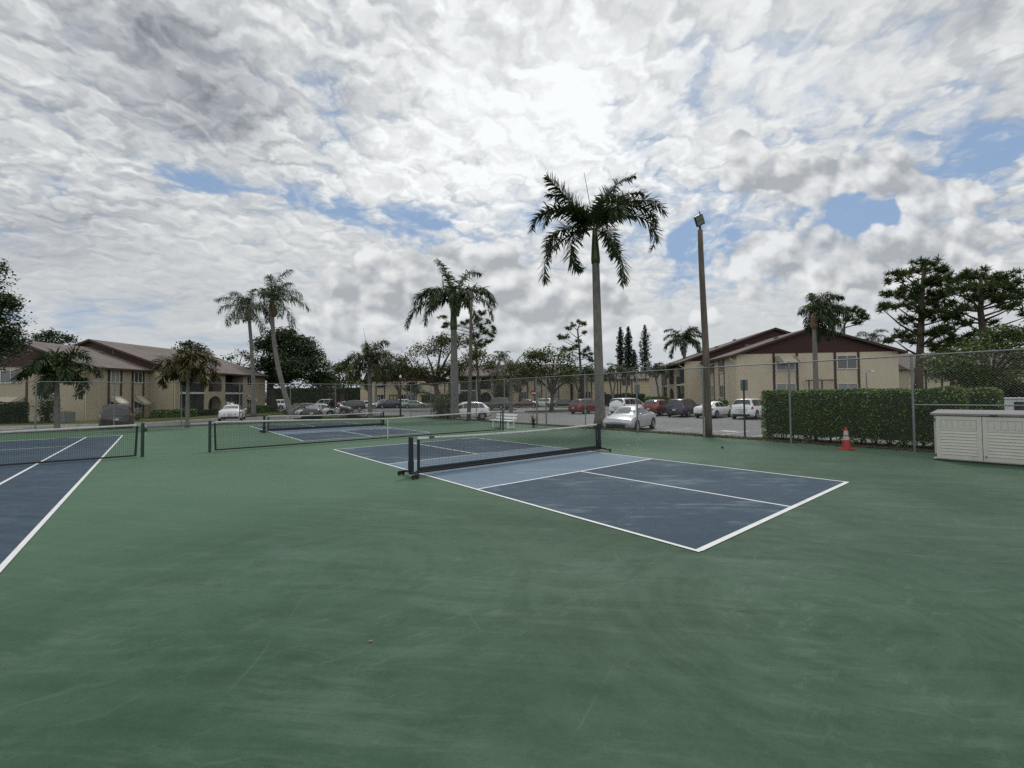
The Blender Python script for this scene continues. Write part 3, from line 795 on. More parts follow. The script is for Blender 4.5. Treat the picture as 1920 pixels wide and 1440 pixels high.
CAR = {  # length, width, height, wheelbase, tyre radius, [x, top z, top half width, belt z] stations in fractions of length from the tail
    'sedan': dict(L=4.62, W=1.80, H=1.44, wb=2.70, tr=.325,
        st=[(0, .80, .60, .70), (.02, .97, .66, .84), (.06, 1.04, .68, .90), (.15, 1.07, .66, .93), (.20, 1.13, .58, .93), (.30, 1.36, .52, .92), (.38, 1.43, .53, .91), (.50, 1.44, .55, .90), (.58, 1.40, .56, .90), (.64, 1.29, .58, .90), (.74, 1.02, .66, .89), (.77, .965, .70, .87), (.88, .87, .70, .81), (.95, .77, .66, .72), (.985, .68, .60, .62), (1, .55, .55, .52)],
        rw=(.185, .285), ws=(.61, .745), sw=[(.215, .40), (.415, .575), (.585, .70)]),
    'suv': dict(L=4.60, W=1.86, H=1.68, wb=2.70, tr=.36,
        st=[(0, .95, .70, .80), (.015, 1.10, .72, .95), (.03, 1.16, .72, 1.0), (.07, 1.45, .62, 1.02), (.10, 1.60, .58, 1.02), (.16, 1.655, .585, 1.01), (.32, 1.68, .60, 1.0), (.50, 1.67, .61, .99), (.58, 1.61, .61, .99), (.64, 1.48, .62, .99), (.735, 1.17, .70, .99), (.76, 1.10, .73, .98), (.86, 1.03, .74, .95), (.94, .95, .70, .86), (.985, .82, .66, .74), (1, .68, .60, .62)],
        rw=(.035, .095), ws=(.60, .735), sw=[(.10, .24), (.25, .415), (.43, .57), (.58, .69)]),
    'van': dict(L=5.1, W=1.98, H=1.76, wb=3.0, tr=.34,
        st=[(0, .95, .80, .82), (.012, 1.15, .80, 1.0), (.025, 1.25, .78, 1.04), (.045, 1.60, .68, 1.05), (.07, 1.71, .66, 1.05), (.14, 1.75, .67, 1.05), (.35, 1.76, .68, 1.04), (.52, 1.74, .68, 1.03), (.62, 1.64, .67, 1.02), (.70, 1.45, .69, 1.0), (.80, 1.14, .76, .98), (.83, 1.06, .78, .96), (.90, .98, .77, .90), (.96, .86, .72, .80), (.99, .74, .66, .66), (1, .62, .6, .56)],
        rw=(.026, .062), ws=(.63, .80), sw=[(.075, .25), (.26, .45), (.465, .61), (.62, .745)]),
    'hatch': dict(L=4.25, W=1.77, H=1.52, wb=2.60, tr=.325,
        st=[(0, .85, .64, .76), (.02, 1.0, .68, .90), (.05, 1.10, .66, .95), (.10, 1.30, .58, .96), (.16, 1.44, .55, .95), (.28, 1.51, .56, .93), (.45, 1.52, .57, .92), (.55, 1.47, .57, .92), (.62, 1.34, .59, .92), (.74, 1.03, .67, .91), (.77, .97, .70, .89), (.88, .89, .70, .83), (.95, .80, .66, .74), (.985, .69, .60, .63), (1, .56, .55, .53)],
        rw=(.055, .155), ws=(.58, .742), sw=[(.13, .24), (.25, .40), (.415, .555), (.565, .69)]),
    'boxy': dict(L=4.75, W=1.92, H=1.85, wb=2.75, tr=.39,
        st=[(0, 1.0, .78, .86), (.012, 1.15, .80, 1.05), (.025, 1.25, .78, 1.10), (.045, 1.70, .70, 1.12), (.065, 1.82, .68, 1.12), (.16, 1.85, .69, 1.11), (.36, 1.85, .70, 1.10), (.52, 1.83, .70, 1.10), (.58, 1.74, .70, 1.10), (.63, 1.52, .72, 1.10), (.68, 1.22, .77, 1.09), (.71, 1.16, .80, 1.08), (.86, 1.13, .80, 1.05), (.95, 1.09, .78, 1.0), (.985, .98, .74, .88), (1, .80, .7, .70)],
        rw=(.027, .062), ws=(.575, .675), sw=[(.075, .22), (.235, .40), (.415, .55), (.56, .635)]),
}
def car_shape(k, sc=1.0):
    d = CAR[k]; L, W = d['L'], d['W']
    st = np.array(d['st'], float)
    def pch(xs, col):
        # smooth interpolation without overshoot
        X0, Y0 = st[:, 0], st[:, col]
        y = np.interp(xs, X0, Y0)
        return y
    fine = np.linspace(0, 1, 241)
    cols = []
    for c in (1, 2, 3):
        y = pch(fine, c)
        ker = np.hanning(9); ker /= ker.sum()
        yp = np.pad(y, 4, mode='edge'); cols.append(np.convolve(yp, ker, 'valid'))
    def S(f, t):
        """f along the length 0..1 (tail..nose); t around the half section 0..7; returns x, y, z for the left (+y) side"""
        zt, wt, zb = (float(np.interp(f, fine, c)) for c in cols)
        # plan taper of nose and tail
        e = min(f, 1 - f)
        tp = 1 - .13 * max(0, 1 - e / .10) ** 2.2 - .02 * max(0, 1 - e / .3)
        w = W / 2 * tp
        wt = min(wt * (W / 1.8) * (tp ** .5), w * .93)
        z0 = .20 + .10 * max(0, 1 - e / .10) ** 1.5
        zu = max(zt - .055, zb + .01)
        P = [(w * .86, z0), (w * .965, z0 + .07), (w * .995, z0 + (zb - z0) * .42), (w, z0 + (zb - z0) * .62), (w * .985, zb - .07), (w * .935, zb), (wt, zu), (wt * .80, zt - .008), (0, zt + .015)]
        t = max(0, min(len(P) - 1.0001, t)); i = int(t); q = t - i
        y = P[i][0] * (1 - q) + P[i + 1][0] * q; z = P[i][1] * (1 - q) + P[i + 1][1] * q
        # rounded nose and tail in plan
        x = (f - .5) * L
        bow = .10 * (y / (W / 2)) ** 2 * max(0, 1 - e / .06)
        x += bow if f < .5 else -bow
        return Vector((x, y, z))
    return d, S
def car(name, label, kind, col, loc, heading, group, sc=1.0, tail_white=False, grille=True, rims='rim', plate_front=False):
    d, S = car_shape(kind); L, W, wb, tr = d['L'], d['W'], d['wb'], d['tr']
    t = thing(name, label, 'car', loc, R(heading), group); t.scale = (sc, sc, sc)
    NP = 9
    fs = sorted(set([0, .008, .02, .04] + [round(i / 44, 4) for i in range(2, 43)] + [.96, .98, .992, 1]))
    V = []; Fc = []
    for f in fs:
        ring = [S(f, k) for k in range(NP)]
        V += [(p.x, -p.y, p.z) for p in ring[:-1]] + [(ring[-1].x, 0, ring[-1].z)] + [tuple(p) for p in reversed(ring[:-1])]
    n = 2 * NP - 1
    for i in range(len(fs) - 1):
        for k in range(n - 1):
            Fc.append((i * n + k, i * n + k + 1, (i + 1) * n + k + 1, (i + 1) * n + k))
        Fc.append((i * n + n - 1, i * n, (i + 1) * n, (i + 1) * n + n - 1))
    Fc.append(tuple(range(n))); Fc.append(tuple((len(fs) - 1) * n + k for k in range(n - 1, -1, -1)))
    body = MB().add(V, Fc).build('body', PAINT[col], t, smooth=True)
    sm = body.modifiers.new('edges', 'EDGE_SPLIT'); sm.split_angle = R(42)
    def patch(f0, f1, t0, t1, side, nf=6, nt=3, off=.008, f0t=None, f1t=None):
        """window-like patch lying just off the body; f0t/f1t: ends at the upper edge (slanted pillars)"""
        V = []; Fc = []
        for j in range(nt + 1):
            tt = t0 + (t1 - t0) * j / nt; q = j / nt
            a = f0 + ((f0t if f0t is not None else f0) - f0) * q; b = f1 + ((f1t if f1t is not None else f1) - f1) * q
            for i in range(nf + 1):
                f = a + (b - a) * i / nf
                p = S(f, tt); du = S(min(1, f + .004), tt) - S(max(0, f - .004), tt); dv = S(f, min(7.99, tt + .06)) - S(f, tt - .06)
                nn = du.cross(dv)
                if nn.length > 1e-9: nn.normalize()
                if nn.y < 0 and abs(nn.y) > .02: nn = -nn
                if nn.z < -.2: nn = -nn
                p = p + nn * off
                V.append((p.x, p.y * side, p.z))
        for j in range(nt):
            for i in range(nf):
                k = j * (nf + 1) + i; Fc.append((k, k + 1, k + nf + 2, k + nf + 1))
        return V, Fc
    # glass
    for (a, b), nm, mt in ((d['ws'], 'windshield', 'screen_glass'), (d['rw'], 'rear_window', 'car_glass' if kind != 'sedan' else 'screen_glass')):
        mb = MB()
        V = []; Fc = []; cols_ = 9; rows = 5
        for i in range(rows + 1):
            f = a + (b - a) * i / rows
            p6 = S(f, 6.12); pc = S(f, 7.99)
            for j in range(cols_ + 1):
                q = -1 + 2 * j / cols_
                yy = p6.y * .97 * q
                # top surface height at lateral position
                p7 = S(f, 7)
                ay = abs(yy)
                z = (pc.z + (p7.z - pc.z) * ay / max(p7.y, 1e-3)) if ay < p7.y else p7.z + (p6.z - p7.z) * (ay - p7.y) / max(p6.y - p7.y, 1e-3)
                V.append((p6.x + (.012 if nm == 'windshield' else -.012), yy, z + .008))
        for i in range(rows):
            for j in range(cols_):
                k = i * (cols_ + 1) + j; Fc.append((k, k + 1, k + cols_ + 2, k + cols_ + 1))
        mb.add(V, Fc); mb.build(nm, M[mt], t, smooth=True)
    ns = len(d['sw'])
    for side in (-1, 1):
        for i, (a, b) in enumerate(d['sw']):
            sl = .035 if i == 0 else 0
            fr = -.06 if i == ns - 1 else 0
            V, Fc = patch(a, b, 5.12, 5.90, side, f0t=a + sl, f1t=b + fr)
            MB().add(V, Fc).build('side_window', M['car_glass'], t, smooth=True)
        # door mirror
        p = S(d['ws'][1] - .05, 5.1)
        MB().lathe([(0, -.10), (.05, -.09), (.075, 0), (.05, .09), (0, .10)], 10, 'y', (p.x, side * (p.y + .11), p.z + .06)).build('mirror', PAINT[col], t, smooth=True)
        # lights
        V, Fc = patch(.925, .985, 4.0, 4.9, side, 5, 2, .01)
        MB().add(V, Fc).build('headlight', M['headlight'], t, smooth=True)
        tl = MB()
        if kind in ('suv', 'van', 'boxy', 'hatch'):
            V, Fc = patch(.004, .055, 3.7, 5.3, side, 4, 3, .012)
        else:
            V, Fc = patch(.004, .06, 3.5, 4.6, side, 4, 3, .012)
        tl.add(V, Fc)
        pz = S(.01, 4).z; py = S(.0, 3).y
        q0 = S(0, 3.6)
        tl.add([(q0.x - .022, side * (py - .40), pz - .13), (q0.x + .03, side * (py - .02), pz - .13), (q0.x + .03, side * (py - .03), pz + .02), (q0.x - .022, side * (py - .40), pz - .01)], [(0, 1, 2, 3)])
        tl.build('taillight', M['taillight'], t)
    # rear bumper, plate, grille
    zr = S(0, 3).z; xr = -L / 2
    MB().bx(xr - .02, xr + .06, -W * .36, W * .36, .26, .42).build('rear_bumper', M['trim'], t, bevel=.02)
    MB().bx(xr - .026, xr - .016, -.155, .155, zr - .03, zr + .12).build('licence_plate', M['plate'], t)
    if kind in ('suv', 'van', 'boxy'):
        MB().bx(xr - .03, xr - .004, -.36, .36, zr + .15, zr + .185).build('chrome_strip', M['chrome'], t)
    xn = L / 2
    zg = S(1, 3).z
    MB().bx(xn - .06, xn + .012, -W * .30, W * .30, .30, zg + .03).build('grille', M['trim'], t, bevel=.02)
    # wheels with dark arches
    ar = MB()
    for xx in (-wb / 2 - .04, wb / 2 - .04):
        for side in (-1, 1):
            yo = W / 2 * .985
            V = [(xx, side * (yo + .012), tr)] + [(xx + (tr + .065) * math.cos(a), side * (yo + .012), tr + (tr + .065) * math.sin(a)) for a in np.linspace(-.32, math.pi + .32, 21)]
            arch = MB().add(V, [(0, i, i + 1) for i in range(1, 21)]).build('wheel_arch', M['trim'], t)
            wh = MB().lathe([(tr * .62, -.10), (tr * .92, -.105), (tr, -.07), (tr, .07), (tr * .92, .105), (tr * .62, .10)], 26, 'y', (0, 0, 0)).build('tyre', M['rubber'], None, smooth=True)
            e = bpy.data.objects.new('wheel', None); C.objects.link(e); e.parent = t; e.location = (xx, side * (yo - .075), tr); e.empty_display_size = .1
            wh.parent = e
            rb = MB(); s_ = side
            rb.lathe([(tr * .64, .085 * s_), (tr * .60, .10 * s_), (tr * .54, .085 * s_), (tr * .53, .03 * s_), (0, .03 * s_)], 22, 'y')
            for q in range(5):
                a = q * 2 * math.pi / 5 + .3
                ca, sa = math.cos(a), math.sin(a)
                P = [(.02, -.035), (tr * .56, -.06), (tr * .56, .06), (.02, .035)]
                rb.add([(u * ca - v * sa, .088 * s_, u * sa + v * ca) for u, v in P] + [(u * ca - v * sa, .05 * s_, u * sa + v * ca) for u, v in P],
                       [(0, 1, 2, 3), (0, 4, 5, 1), (2, 6, 7, 3)])
            rb.lathe([(.065, .05 * s_), (.065, .095 * s_), (0, .10 * s_)], 12, 'y')
            rb.build('rim', M[rims], e)
    return t
LZ = LOT + .004
hv = math.degrees(CROT)          # bays run square to the fence
G_R = 'cars parked in the bays facing the right building'
car('sedan', 'silver sedan parked nose-in at the fence, right of the tall royal palm', 'sedan', 'silver', (7.0, 25.9, LZ), 234, None)
car('minivan', 'white minivan parked tail-out, left of the red wagon', 'van', 'white', (12.3, 45.9, LZ), hv + 4, G_R)
car('wagon', 'red wagon parked between the white minivan and the navy suv', 'hatch', 'red', (14.75, 43.7, LZ), hv + 4, G_R, 1.06)
car('suv', 'navy blue suv with its tail to the court, between red wagon and light pole', 'suv', 'navy', (16.3, 41.3, LZ), hv + 6, G_R)
car('sedan', 'white sedan parked behind the wooden light pole beside the hedge', 'sedan', 'white', (18.0, 39.05, LZ), hv + 2, G_R)
car('suv', 'white suv with black lower bumper, right of the white sedan by the hedge', 'suv', 'white', (20.15, 36.9, LZ), hv + 4, G_R)
car('suv', 'red suv driving past the grass island, left of the royal palm trunk', 'suv', 'red', (8.55, 50.2, LZ), 40, None)
G_C = 'cars parked before the centre buildings'
car('sedan', 'black sedan behind the grass island tree, windshield shining', 'sedan', 'black', (9.4, 79, LZ), -8, G_C)
car('suv', 'white crossover parked between dark red sedan and the gate posts', 'suv', 'white', (5.6, 80, LZ), 150, G_C, .95)
car('sedan', 'dark red sedan behind the no-entry sign', 'sedan', 'dark_red', (2.35, 77, LZ), 176, G_C)
car('suv', 'olive grey boxy suv on the grass edge before the arch', 'boxy', 'olive', (-2.55, 70, LZ), 152, G_C)
car('hatchback', 'white hatchback behind the fence and the farther wooden pole', 'hatch', 'white', (-4.25, 39.2, LZ), 196, None, 1.05)
car('sedan', 'pale teal sedan facing right, end of the far row by the big tree', 'sedan', 'teal', (-17.9, 81, LZ), 6, G_C)
car('suv', 'white suv just left of the pale teal sedan', 'suv', 'white', (-20.6, 84.5, LZ), 20, G_C)
car('suv', 'navy suv in the far row between two white cars', 'suv', 'navy', (-23.4, 83, LZ), 200, G_C)
car('crossover', 'silver white crossover in the far row left of the navy suv', 'suv', 'silver', (-25.4, 85.5, LZ), 200, G_C)
car('sedan', 'white sedan in the far row behind the leaning palm trunk', 'sedan', 'white', (-27.2, 82, LZ), 12, G_C)
G_L = 'cars parked in the left bays'
car('suv', 'dark navy suv with bright quarter window, right of the red-leaved shrub', 'suv', 'black', (-25.6, 69, LZ), 200, G_L)
car('sedan', 'white sedan roof showing behind the dark navy suv', 'sedan', 'white', (-30.0, 78, LZ), 185, G_L)
car('sedan', 'black sedan with red taillights seen from behind through the far net', 'sedan', 'black', (-20.1, 44.0, LZ), 112, G_L)
for k, (col, nm) in enumerate((('silver', 'silver sedan just behind the black sedan with lit taillights'), ('black', 'black sedan with pale windshield, second in the slanted row'), ('grey', 'grey sedan third in the slanted row behind the leaning palm'), ('black', 'black sedan at far end of the slanted row by the oak'))):
    car('sedan', nm, 'sedan', col, (-21.9 - k * 1.95, 49.2 + k * 2.9, LZ), 196, G_L)
car('suv', 'black crossover beside the red-leaved shrub, nose to the right', 'hatch', 'black', (-22.6, 55.5, LZ), 10, G_L, 1.05)
car('pickup', 'white pickup truck in the back row above the slanted sedans', 'boxy', 'white', (-33.0, 76, LZ), 190, G_L)
car('suv', 'white suv behind the oak trunk, nearest the left building end', 'boxy', 'white', (-44.5, 82, LZ), 186, G_L)
car('sedan', 'white sedan parked by the left building, seen from behind', 'sedan', 'white', (-25.6, 40.0, LZ + .12), 117, G_L)
car('suv', 'black suv parked near the left building behind the short palm', 'boxy', 'black', (-30.0, 33.2, LZ), 130, G_L, .95)
# ------------------------------------------------------------------ buildings
M['cream'] = pmat('cream_stucco', (.56, .49, .37), .07, 1.2, .9, dirt=.30, dirtcol=(.30, .245, .165), bump=.25, bscale=40, stretch=(1, 1, .35))
M['cream_dull'] = pmat('dull_cream_stucco', (.40, .345, .25), .08, 1.2, .9, dirt=.35, dirtcol=(.24, .20, .14), bump=.25, bscale=40, stretch=(1, 1, .35))  # darker copy of the cream; dimmer light at left put into the colour
M['cream2'] = pmat('pale_stucco', (.54, .465, .32), .07, 1.0, .9, dirt=.25, dirtcol=(.36, .30, .19), bump=.2, bscale=40)
M['brown'] = pmat('brown_trim', (.045, .024, .020), .2, 6, .7, dirt=.2)
def siding():
    m, w, b = new_mat('maroon_siding')
    tc = w.node('ShaderNodeTexCoord').outputs['Object']; z = w.sep(tc)[2]
    fr = w.math('FRACT', w.mul(z, 5.6)); n = w.noise(w.mapping(tc, (.4, .4, 6)), 2.5, 5, .65)
    c = w.mix(w.lin(n, .3, .7), (.040, .016, .014), (.072, .030, .026)); c = w.mix(w.smooth(fr, .0, .14, .75, 0), c, (.008, .004, .004))
    w.l.new(c, b.inputs['Base Color']); b.inputs['Roughness'].default_value = .75
    w.l.new(w.bump(fr, .7, .03), b.inputs['Normal']); return m
M['siding'] = siding()
def shingle():
    m, w, b = new_mat('roof_shingle')
    tc = w.node('ShaderNodeTexCoord').outputs['Object']
    n = w.noise(tc, 7, 5, .75); big = w.noise(tc, .5, 5, .6)
    br = w.node('ShaderNodeTexBrick'); w.l.new(w.mapping(tc, (1, 1, 1)), br.inputs[0]); br.inputs['Scale'].default_value = 2.6
    w.put(br.inputs['Color1'], (.185, .160, .148)); w.put(br.inputs['Color2'], (.25, .220, .205)); w.put(br.inputs['Mortar'], (.09, .075, .07)); br.inputs['Mortar Size'].default_value = .012
    c = w.mix(w.smooth(n, .35, .7, 0, .6), br.outputs[0], (.12, .10, .095)); c = w.mix(w.smooth(big, .4, .7, 0, .4), c, (.10, .09, .085))
    w.l.new(c, b.inputs['Base Color']); b.inputs['Roughness'].default_value = .95; b.inputs['Specular IOR Level'].default_value = .1
    w.l.new(w.bump(n, .5, .03), b.inputs['Normal']); return m
M['shingle'] = shingle()
M['win_frame'] = pmat('white_window_frame', (.58, .57, .54), .08, 6, .5, dirt=.2, dirtcol=(.35, .33, .30))
M['win_glass'] = pmat('window_glass', (.020, .026, .028), .4, .8, .06, spec=.9)
M['blind'] = pmat('window_blind', (.24, .25, .24), .25, 1.2, .5, stretch=(8, 8, .3))
M['screen'] = pmat('balcony_screen', (.016, .018, .019), .4, .6, .6)  # near-black for screens, also carries the shade inside balcony recesses
M['door_green'] = pmat('sliding_door_glass', (.022, .034, .034), .4, .7, .08, spec=.8)
def awning_mat():
    m, w, b = new_mat('awning_stripes')
    tc = w.node('ShaderNodeTexCoord').outputs['Object']; x = w.sep(tc)[0]
    a = w.math('ABSOLUTE', x); s1 = w.mul(w.math('GREATER_THAN', a, .58), w.math('LESS_THAN', a, .64)); s2 = w.mul(w.math('GREATER_THAN', a, .47), w.math('LESS_THAN', a, .53))
    n = w.noise(tc, 3, 5, .6)
    c = w.mix(w.mx(s1, s2), w.mix(n, (.40, .36, .28), (.52, .48, .40)), (.045, .025, .022))
    w.l.new(c, b.inputs['Base Color']); b.inputs['Roughness'].default_value = .6; return m
M['awning'] = awning_mat()

class Fac:
    """a wall plane of a building: t runs along it, d points out of the wall (local x/y of the building's frame)"""
    def __init__(s, root, o, along, out):
        s.root = root; s.o = Vector((*o, 0)); s.a = Vector((*along, 0)); s.n = Vector((*out, 0))
        s.rot = math.atan2(along[1], along[0]); s.flip = 1 if (along[0] * out[1] - along[1] * out[0]) < 0 else -1
    def pt(s, t, d, z): return s.o + s.a * t + s.n * d + Vector((0, 0, z))
    def box(s, mb, t0, t1, d0, d1, z0, z1):
        P = [s.pt(t, d, z) for z in (z0, z1) for (t, d) in ((t0, d0), (t1, d0), (t1, d1), (t0, d1))]
        F = [(0, 3, 2, 1), (4, 5, 6, 7), (0, 1, 5, 4), (1, 2, 6, 5), (2, 3, 7, 6), (3, 0, 4, 7)]
        mb.add(P, F); return mb
    def window(s, t0, t1, z0, z1, blind=False, split=True, frame='win_frame', pane=None):
        fw = .07; mb = MB()
        s.box(mb, t0, t1, .0, .055, z1 - fw, z1); s.box(mb, t0 - .03, t1 + .03, .0, .09, z0 - .03, z0 + fw)
        s.box(mb, t0, t0 + fw, .0, .052, z0 + fw, z1 - fw); s.box(mb, t1 - fw, t1, .0, .052, z0 + fw, z1 - fw)
        if split: s.box(mb, (t0 + t1) / 2 - .03, (t0 + t1) / 2 + .03, .0, .050, z0 + fw, z1 - fw)
        f = mb.build('window', M[frame], s.root)
        q = MB(); s.box(q, t0 + fw * .6, t1 - fw * .6, -.01, .018, z0 + fw * .6, z1 - fw * .6)
        q.build('pane', M[pane or ('blind' if blind else 'win_glass')], f)
        return f
    def strip(s, t, w=.17, z0=-.2, z1=5.0, mat='brown'):
        return s.box(MB(), t - w / 2, t + w / 2, .0, .05, z0, z1).build('trim_board', M[mat], s.root)
    def awning(s, t0, t1, ztop, drop=.7, out=1.0):
        """sloping striped awning, own origin in the middle of its top edge so the stripes follow it"""
        w = (t1 - t0) / 2; k = w / .70
        mb = MB(); th = .02
        P = [(-.70, 0, 0), (.70, 0, 0), (.70, -out, -drop), (-.70, -out, -drop)]
        mb.add(P + [(p[0], p[1] + .0, p[2] - th) for p in P] , [(0, 1, 2, 3), (7, 6, 5, 4), (3, 2, 6, 7), (0, 3, 7, 4), (2, 1, 5, 6)])
        mb.add([(-.70, -out, -drop - th), (.70, -out, -drop - th), (.70, -out - .01, -drop - .16), (-.70, -out - .01, -drop - .16)], [(0, 1, 2, 3)])
        mb.add([(-.70, 0, -th), (-.70, -out, -drop - .12), (-.70, -.02, -drop * .7)], [(0, 1, 2)]); mb.add([(.70, 0, -th), (.70, -out, -drop - .12), (.70, -.02, -drop * .7)], [(2, 1, 0)])
        a = mb.build('awning', M['awning'], s.root)
        p = s.pt((t0 + t1) / 2, .06, ztop); a.location = p
        ax = s.a * k; ny = -s.n
        a.matrix_local = Matrix(((ax.x, ny.x, 0, p.x), (ax.y, ny.y, 0, p.y), (0, 0, 1, p.z), (0, 0, 0, 1)))
        return a
def arch_panel(fc, t0, t1, z0, z1, a0, a1, sill, spring, thick=.22):
    """wall panel with an arched opening, built in the facade plane"""
    n = 18; r = (a1 - a0) / 2; c = (a0 + a1) / 2; rz = r * 1.0
    top = [(c - r * math.cos(math.pi * i / n), spring + rz * math.sin(math.pi * i / n)) for i in range(n + 1)]
    mb = MB()
    for d in (0.0, -thick):
        V = []; F = []
        for (x, z) in top: V += [fc.pt(x, d, z), fc.pt(x, d, z1)]
        for i in range(n): F.append((2 * i, 2 * i + 2, 2 * i + 3, 2 * i + 1))
        mb.add(V, F)
        for (xa, xb) in ((t0, a0), (a1, t1)):
            mb.add([fc.pt(xa, d, z0), fc.pt(xb, d, z0), fc.pt(xb, d, z1), fc.pt(xa, d, z1)], [(0, 1, 2, 3)])
        if sill > z0: mb.add([fc.pt(a0, d, z0), fc.pt(a1, d, z0), fc.pt(a1, d, sill), fc.pt(a0, d, sill)], [(0, 1, 2, 3)])
    rim = [(a0, sill)] + top + [(a1, sill)]
    V = []; F = []
    for (x, z) in rim: V += [fc.pt(x, 0, z), fc.pt(x, -thick, z)]
    for i in range(len(rim) - 1): F.append((2 * i, 2 * i + 1, 2 * i + 3, 2 * i + 2))
    if sill > z0: F.append((0, 1, 2 * len(rim) - 1, 2 * len(rim) - 2))
    mb.add(V, F)
    return mb
def gable_roof(root, x0, x1, y0, y1, zw, xr, zr, oh=.7, rake=.45, vents=3, front=True):
    """walls x0..x1 (gable side along x), ridge along y at xr; returns roof"""
    sl0 = (zr - zw) / (xr - x0); sl1 = (zr - zw) / (x1 - xr); th = .16
    ya, yb = y0 - rake, y1 + rake
    e0, e1 = (x0 - oh, zw - oh * sl0 + .12), (x1 + oh, zw - oh * sl1 + .12); rd = (xr, zr + .12)
    mb = MB()
    P = [e0, rd, e1]
    V = []
    for y in (ya, yb):
        for (x, z) in P: V.append((x, y, z))
        for (x, z) in P: V.append((x, y, z - th))
    mb.add(V, [(0, 6, 7, 1), (1, 7, 8, 2), (3, 4, 10, 9), (4, 5, 11, 10), (0, 1, 4, 3), (1, 2, 5, 4), (6, 9, 10, 7), (7, 10, 11, 8), (0, 3, 9, 6), (2, 8, 11, 5)])
    rf = mb.build('roof', M['shingle'], root)
    fa = MB()
    # rake boards and eave fascia just outside the roof edge
    for y in (ya - .03,) if front else ():
        for (a, b) in ((e0, rd), (rd, e1)):
            fa.add([(a[0], y, a[1] + .01), (b[0], y, b[1] + .01), (b[0], y, b[1] - .22), (a[0], y, a[1] - .22), (a[0], y + .028, a[1] + .01), (b[0], y + .028, b[1] + .01), (b[0], y + .028, b[1] - .22), (a[0], y + .028, a[1] - .22)],
                   [(0, 3, 2, 1), (4, 5, 6, 7), (0, 1, 5, 4), (2, 3, 7, 6), (0, 4, 7, 3), (1, 2, 6, 5)])
    fa.build('rake_board', M['brown'], rf)
    for (x, z, s_) in ((e0[0], e0[1], -1), (e1[0], e1[1], 1)):
        MB().bx(x + s_ * .003, x + s_ * .033, ya, yb, z - .20, z - .0).build('fascia', M['brown'], rf)
    rr = random.Random(int(abs(xr * 7 + y0 * 3)))
    for k in range(vents):
        f = rr.uniform(.55, .9); side = -1
        xv = xr + (e0[0] - xr) * (1 - f) if rr.random() < .6 else xr + (e1[0] - xr) * (1 - f)
        yv = ya + (yb - ya) * (k + .5) / vents
        zv = rd[1] - abs(xv - xr) * (sl0 if xv < xr else sl1)
        MB().box((xv, yv, zv + .10), (.34, .34, .22)).build('roof_vent', M['shingle'], rf)
        MB().tube([(xv + .5, yv + .8, zv - .1), (xv + .5, yv + .8, zv + .38)], .045, 8).build('vent_pipe', M['galv'], rf)
    return rf
def gable_wall(root, x0, x1, y, zw, xr, zr):
    mb = MB(); th = .05
    P = [(x0, zw), (x1, zw), (xr, zr)]
    mb.add([(x, y - th, z) for x, z in P] + [(x, y, z) for x, z in P], [(0, 1, 2), (5, 4, 3), (0, 3, 4, 1), (1, 4, 5, 2), (2, 5, 3, 0)])
    return mb.build('gable_siding', M['siding'], root)
def balcony_bays(fc, root, openings, arches, z_floor, z_belt, z_top, depth=1.6, t_end=None, wallmat='cream', gdoor='door_green'):
    """piers, belts, dark recesses: two storeys of balconies with arches between"""
    # openings: (t0, t1); arches: (t0, t1, a0, a1)
    for (a, b) in openings:
        fc.box(MB(), a, b, -.26, .02, z_belt - .12, z_belt + .10).build('balcony_slab', M['win_frame'], root)
        fc.box(MB(), a, b, -.10, -.06, z_belt + .10, z_belt + 1.0).build('balcony_panel', M['screen'], root)
        fc.box(MB(), a, b, -.10, -.05, z_belt + 1.0, z_belt + 1.06).build('hand_rail', M['brown'], root)
        fc.box(MB(), a, b, -depth, -depth + .04, z_belt + .10, z_top).build('recess_wall', M['screen'], root)  # back wall coloured near-black to stand for the recess shade
        g = MB(); n = 3
        for i in range(n):
            ta, tb = a + (b - a) * i / n, a + (b - a) * (i + 1) / n
            fc.box(g, ta + .03, tb - .03, -.24 - .03 * (i % 2), -.20 - .03 * (i % 2), z_floor + .05, z_belt - .16)
        dr = g.build('sliding_door', M[gdoor], root)
        fr = MB()
        for i in range(n + 1):
            ta = a + (b - a) * i / n
            fc.box(fr, max(a, ta - .03), min(b, ta + .03), -.26, -.15, z_floor, z_belt - .13)
        fr.build('door_frame', M['brown'], dr)
    for (t0, t1, a0, a1) in arches:
        r = (a1 - a0) / 2
        for (z0, z1, sill, spring) in ((z_floor - .1, z_belt - .02, z_floor - .1, z_belt - .38 - r), (z_belt - .02 + .001, z_top, z_belt + .18, z_top - .32 - r)):
            ap = arch_panel(fc, t0, t1, z0, z1, a0, a1, sill, spring).build('arch', M[wallmat], root)
        fc.box(MB(), t0, t1, -depth, -depth + .04, z_floor, z_top).build('recess_wall', M['screen'], root)  # near-black here is the shade behind the arch, put into the colour
        rl = MB()
        for i in range(9):
            tt = a0 + .06 + (a1 - a0 - .12) * i / 8
            fc.box(rl, tt - .012, tt + .012, -.15, -.125, z_belt + .18, z_belt + 1.0)
        fc.box(rl, a0, a1, -.16, -.12, z_belt + 1.0, z_belt + 1.05)
        rl.build('railing', M['brown'], root)

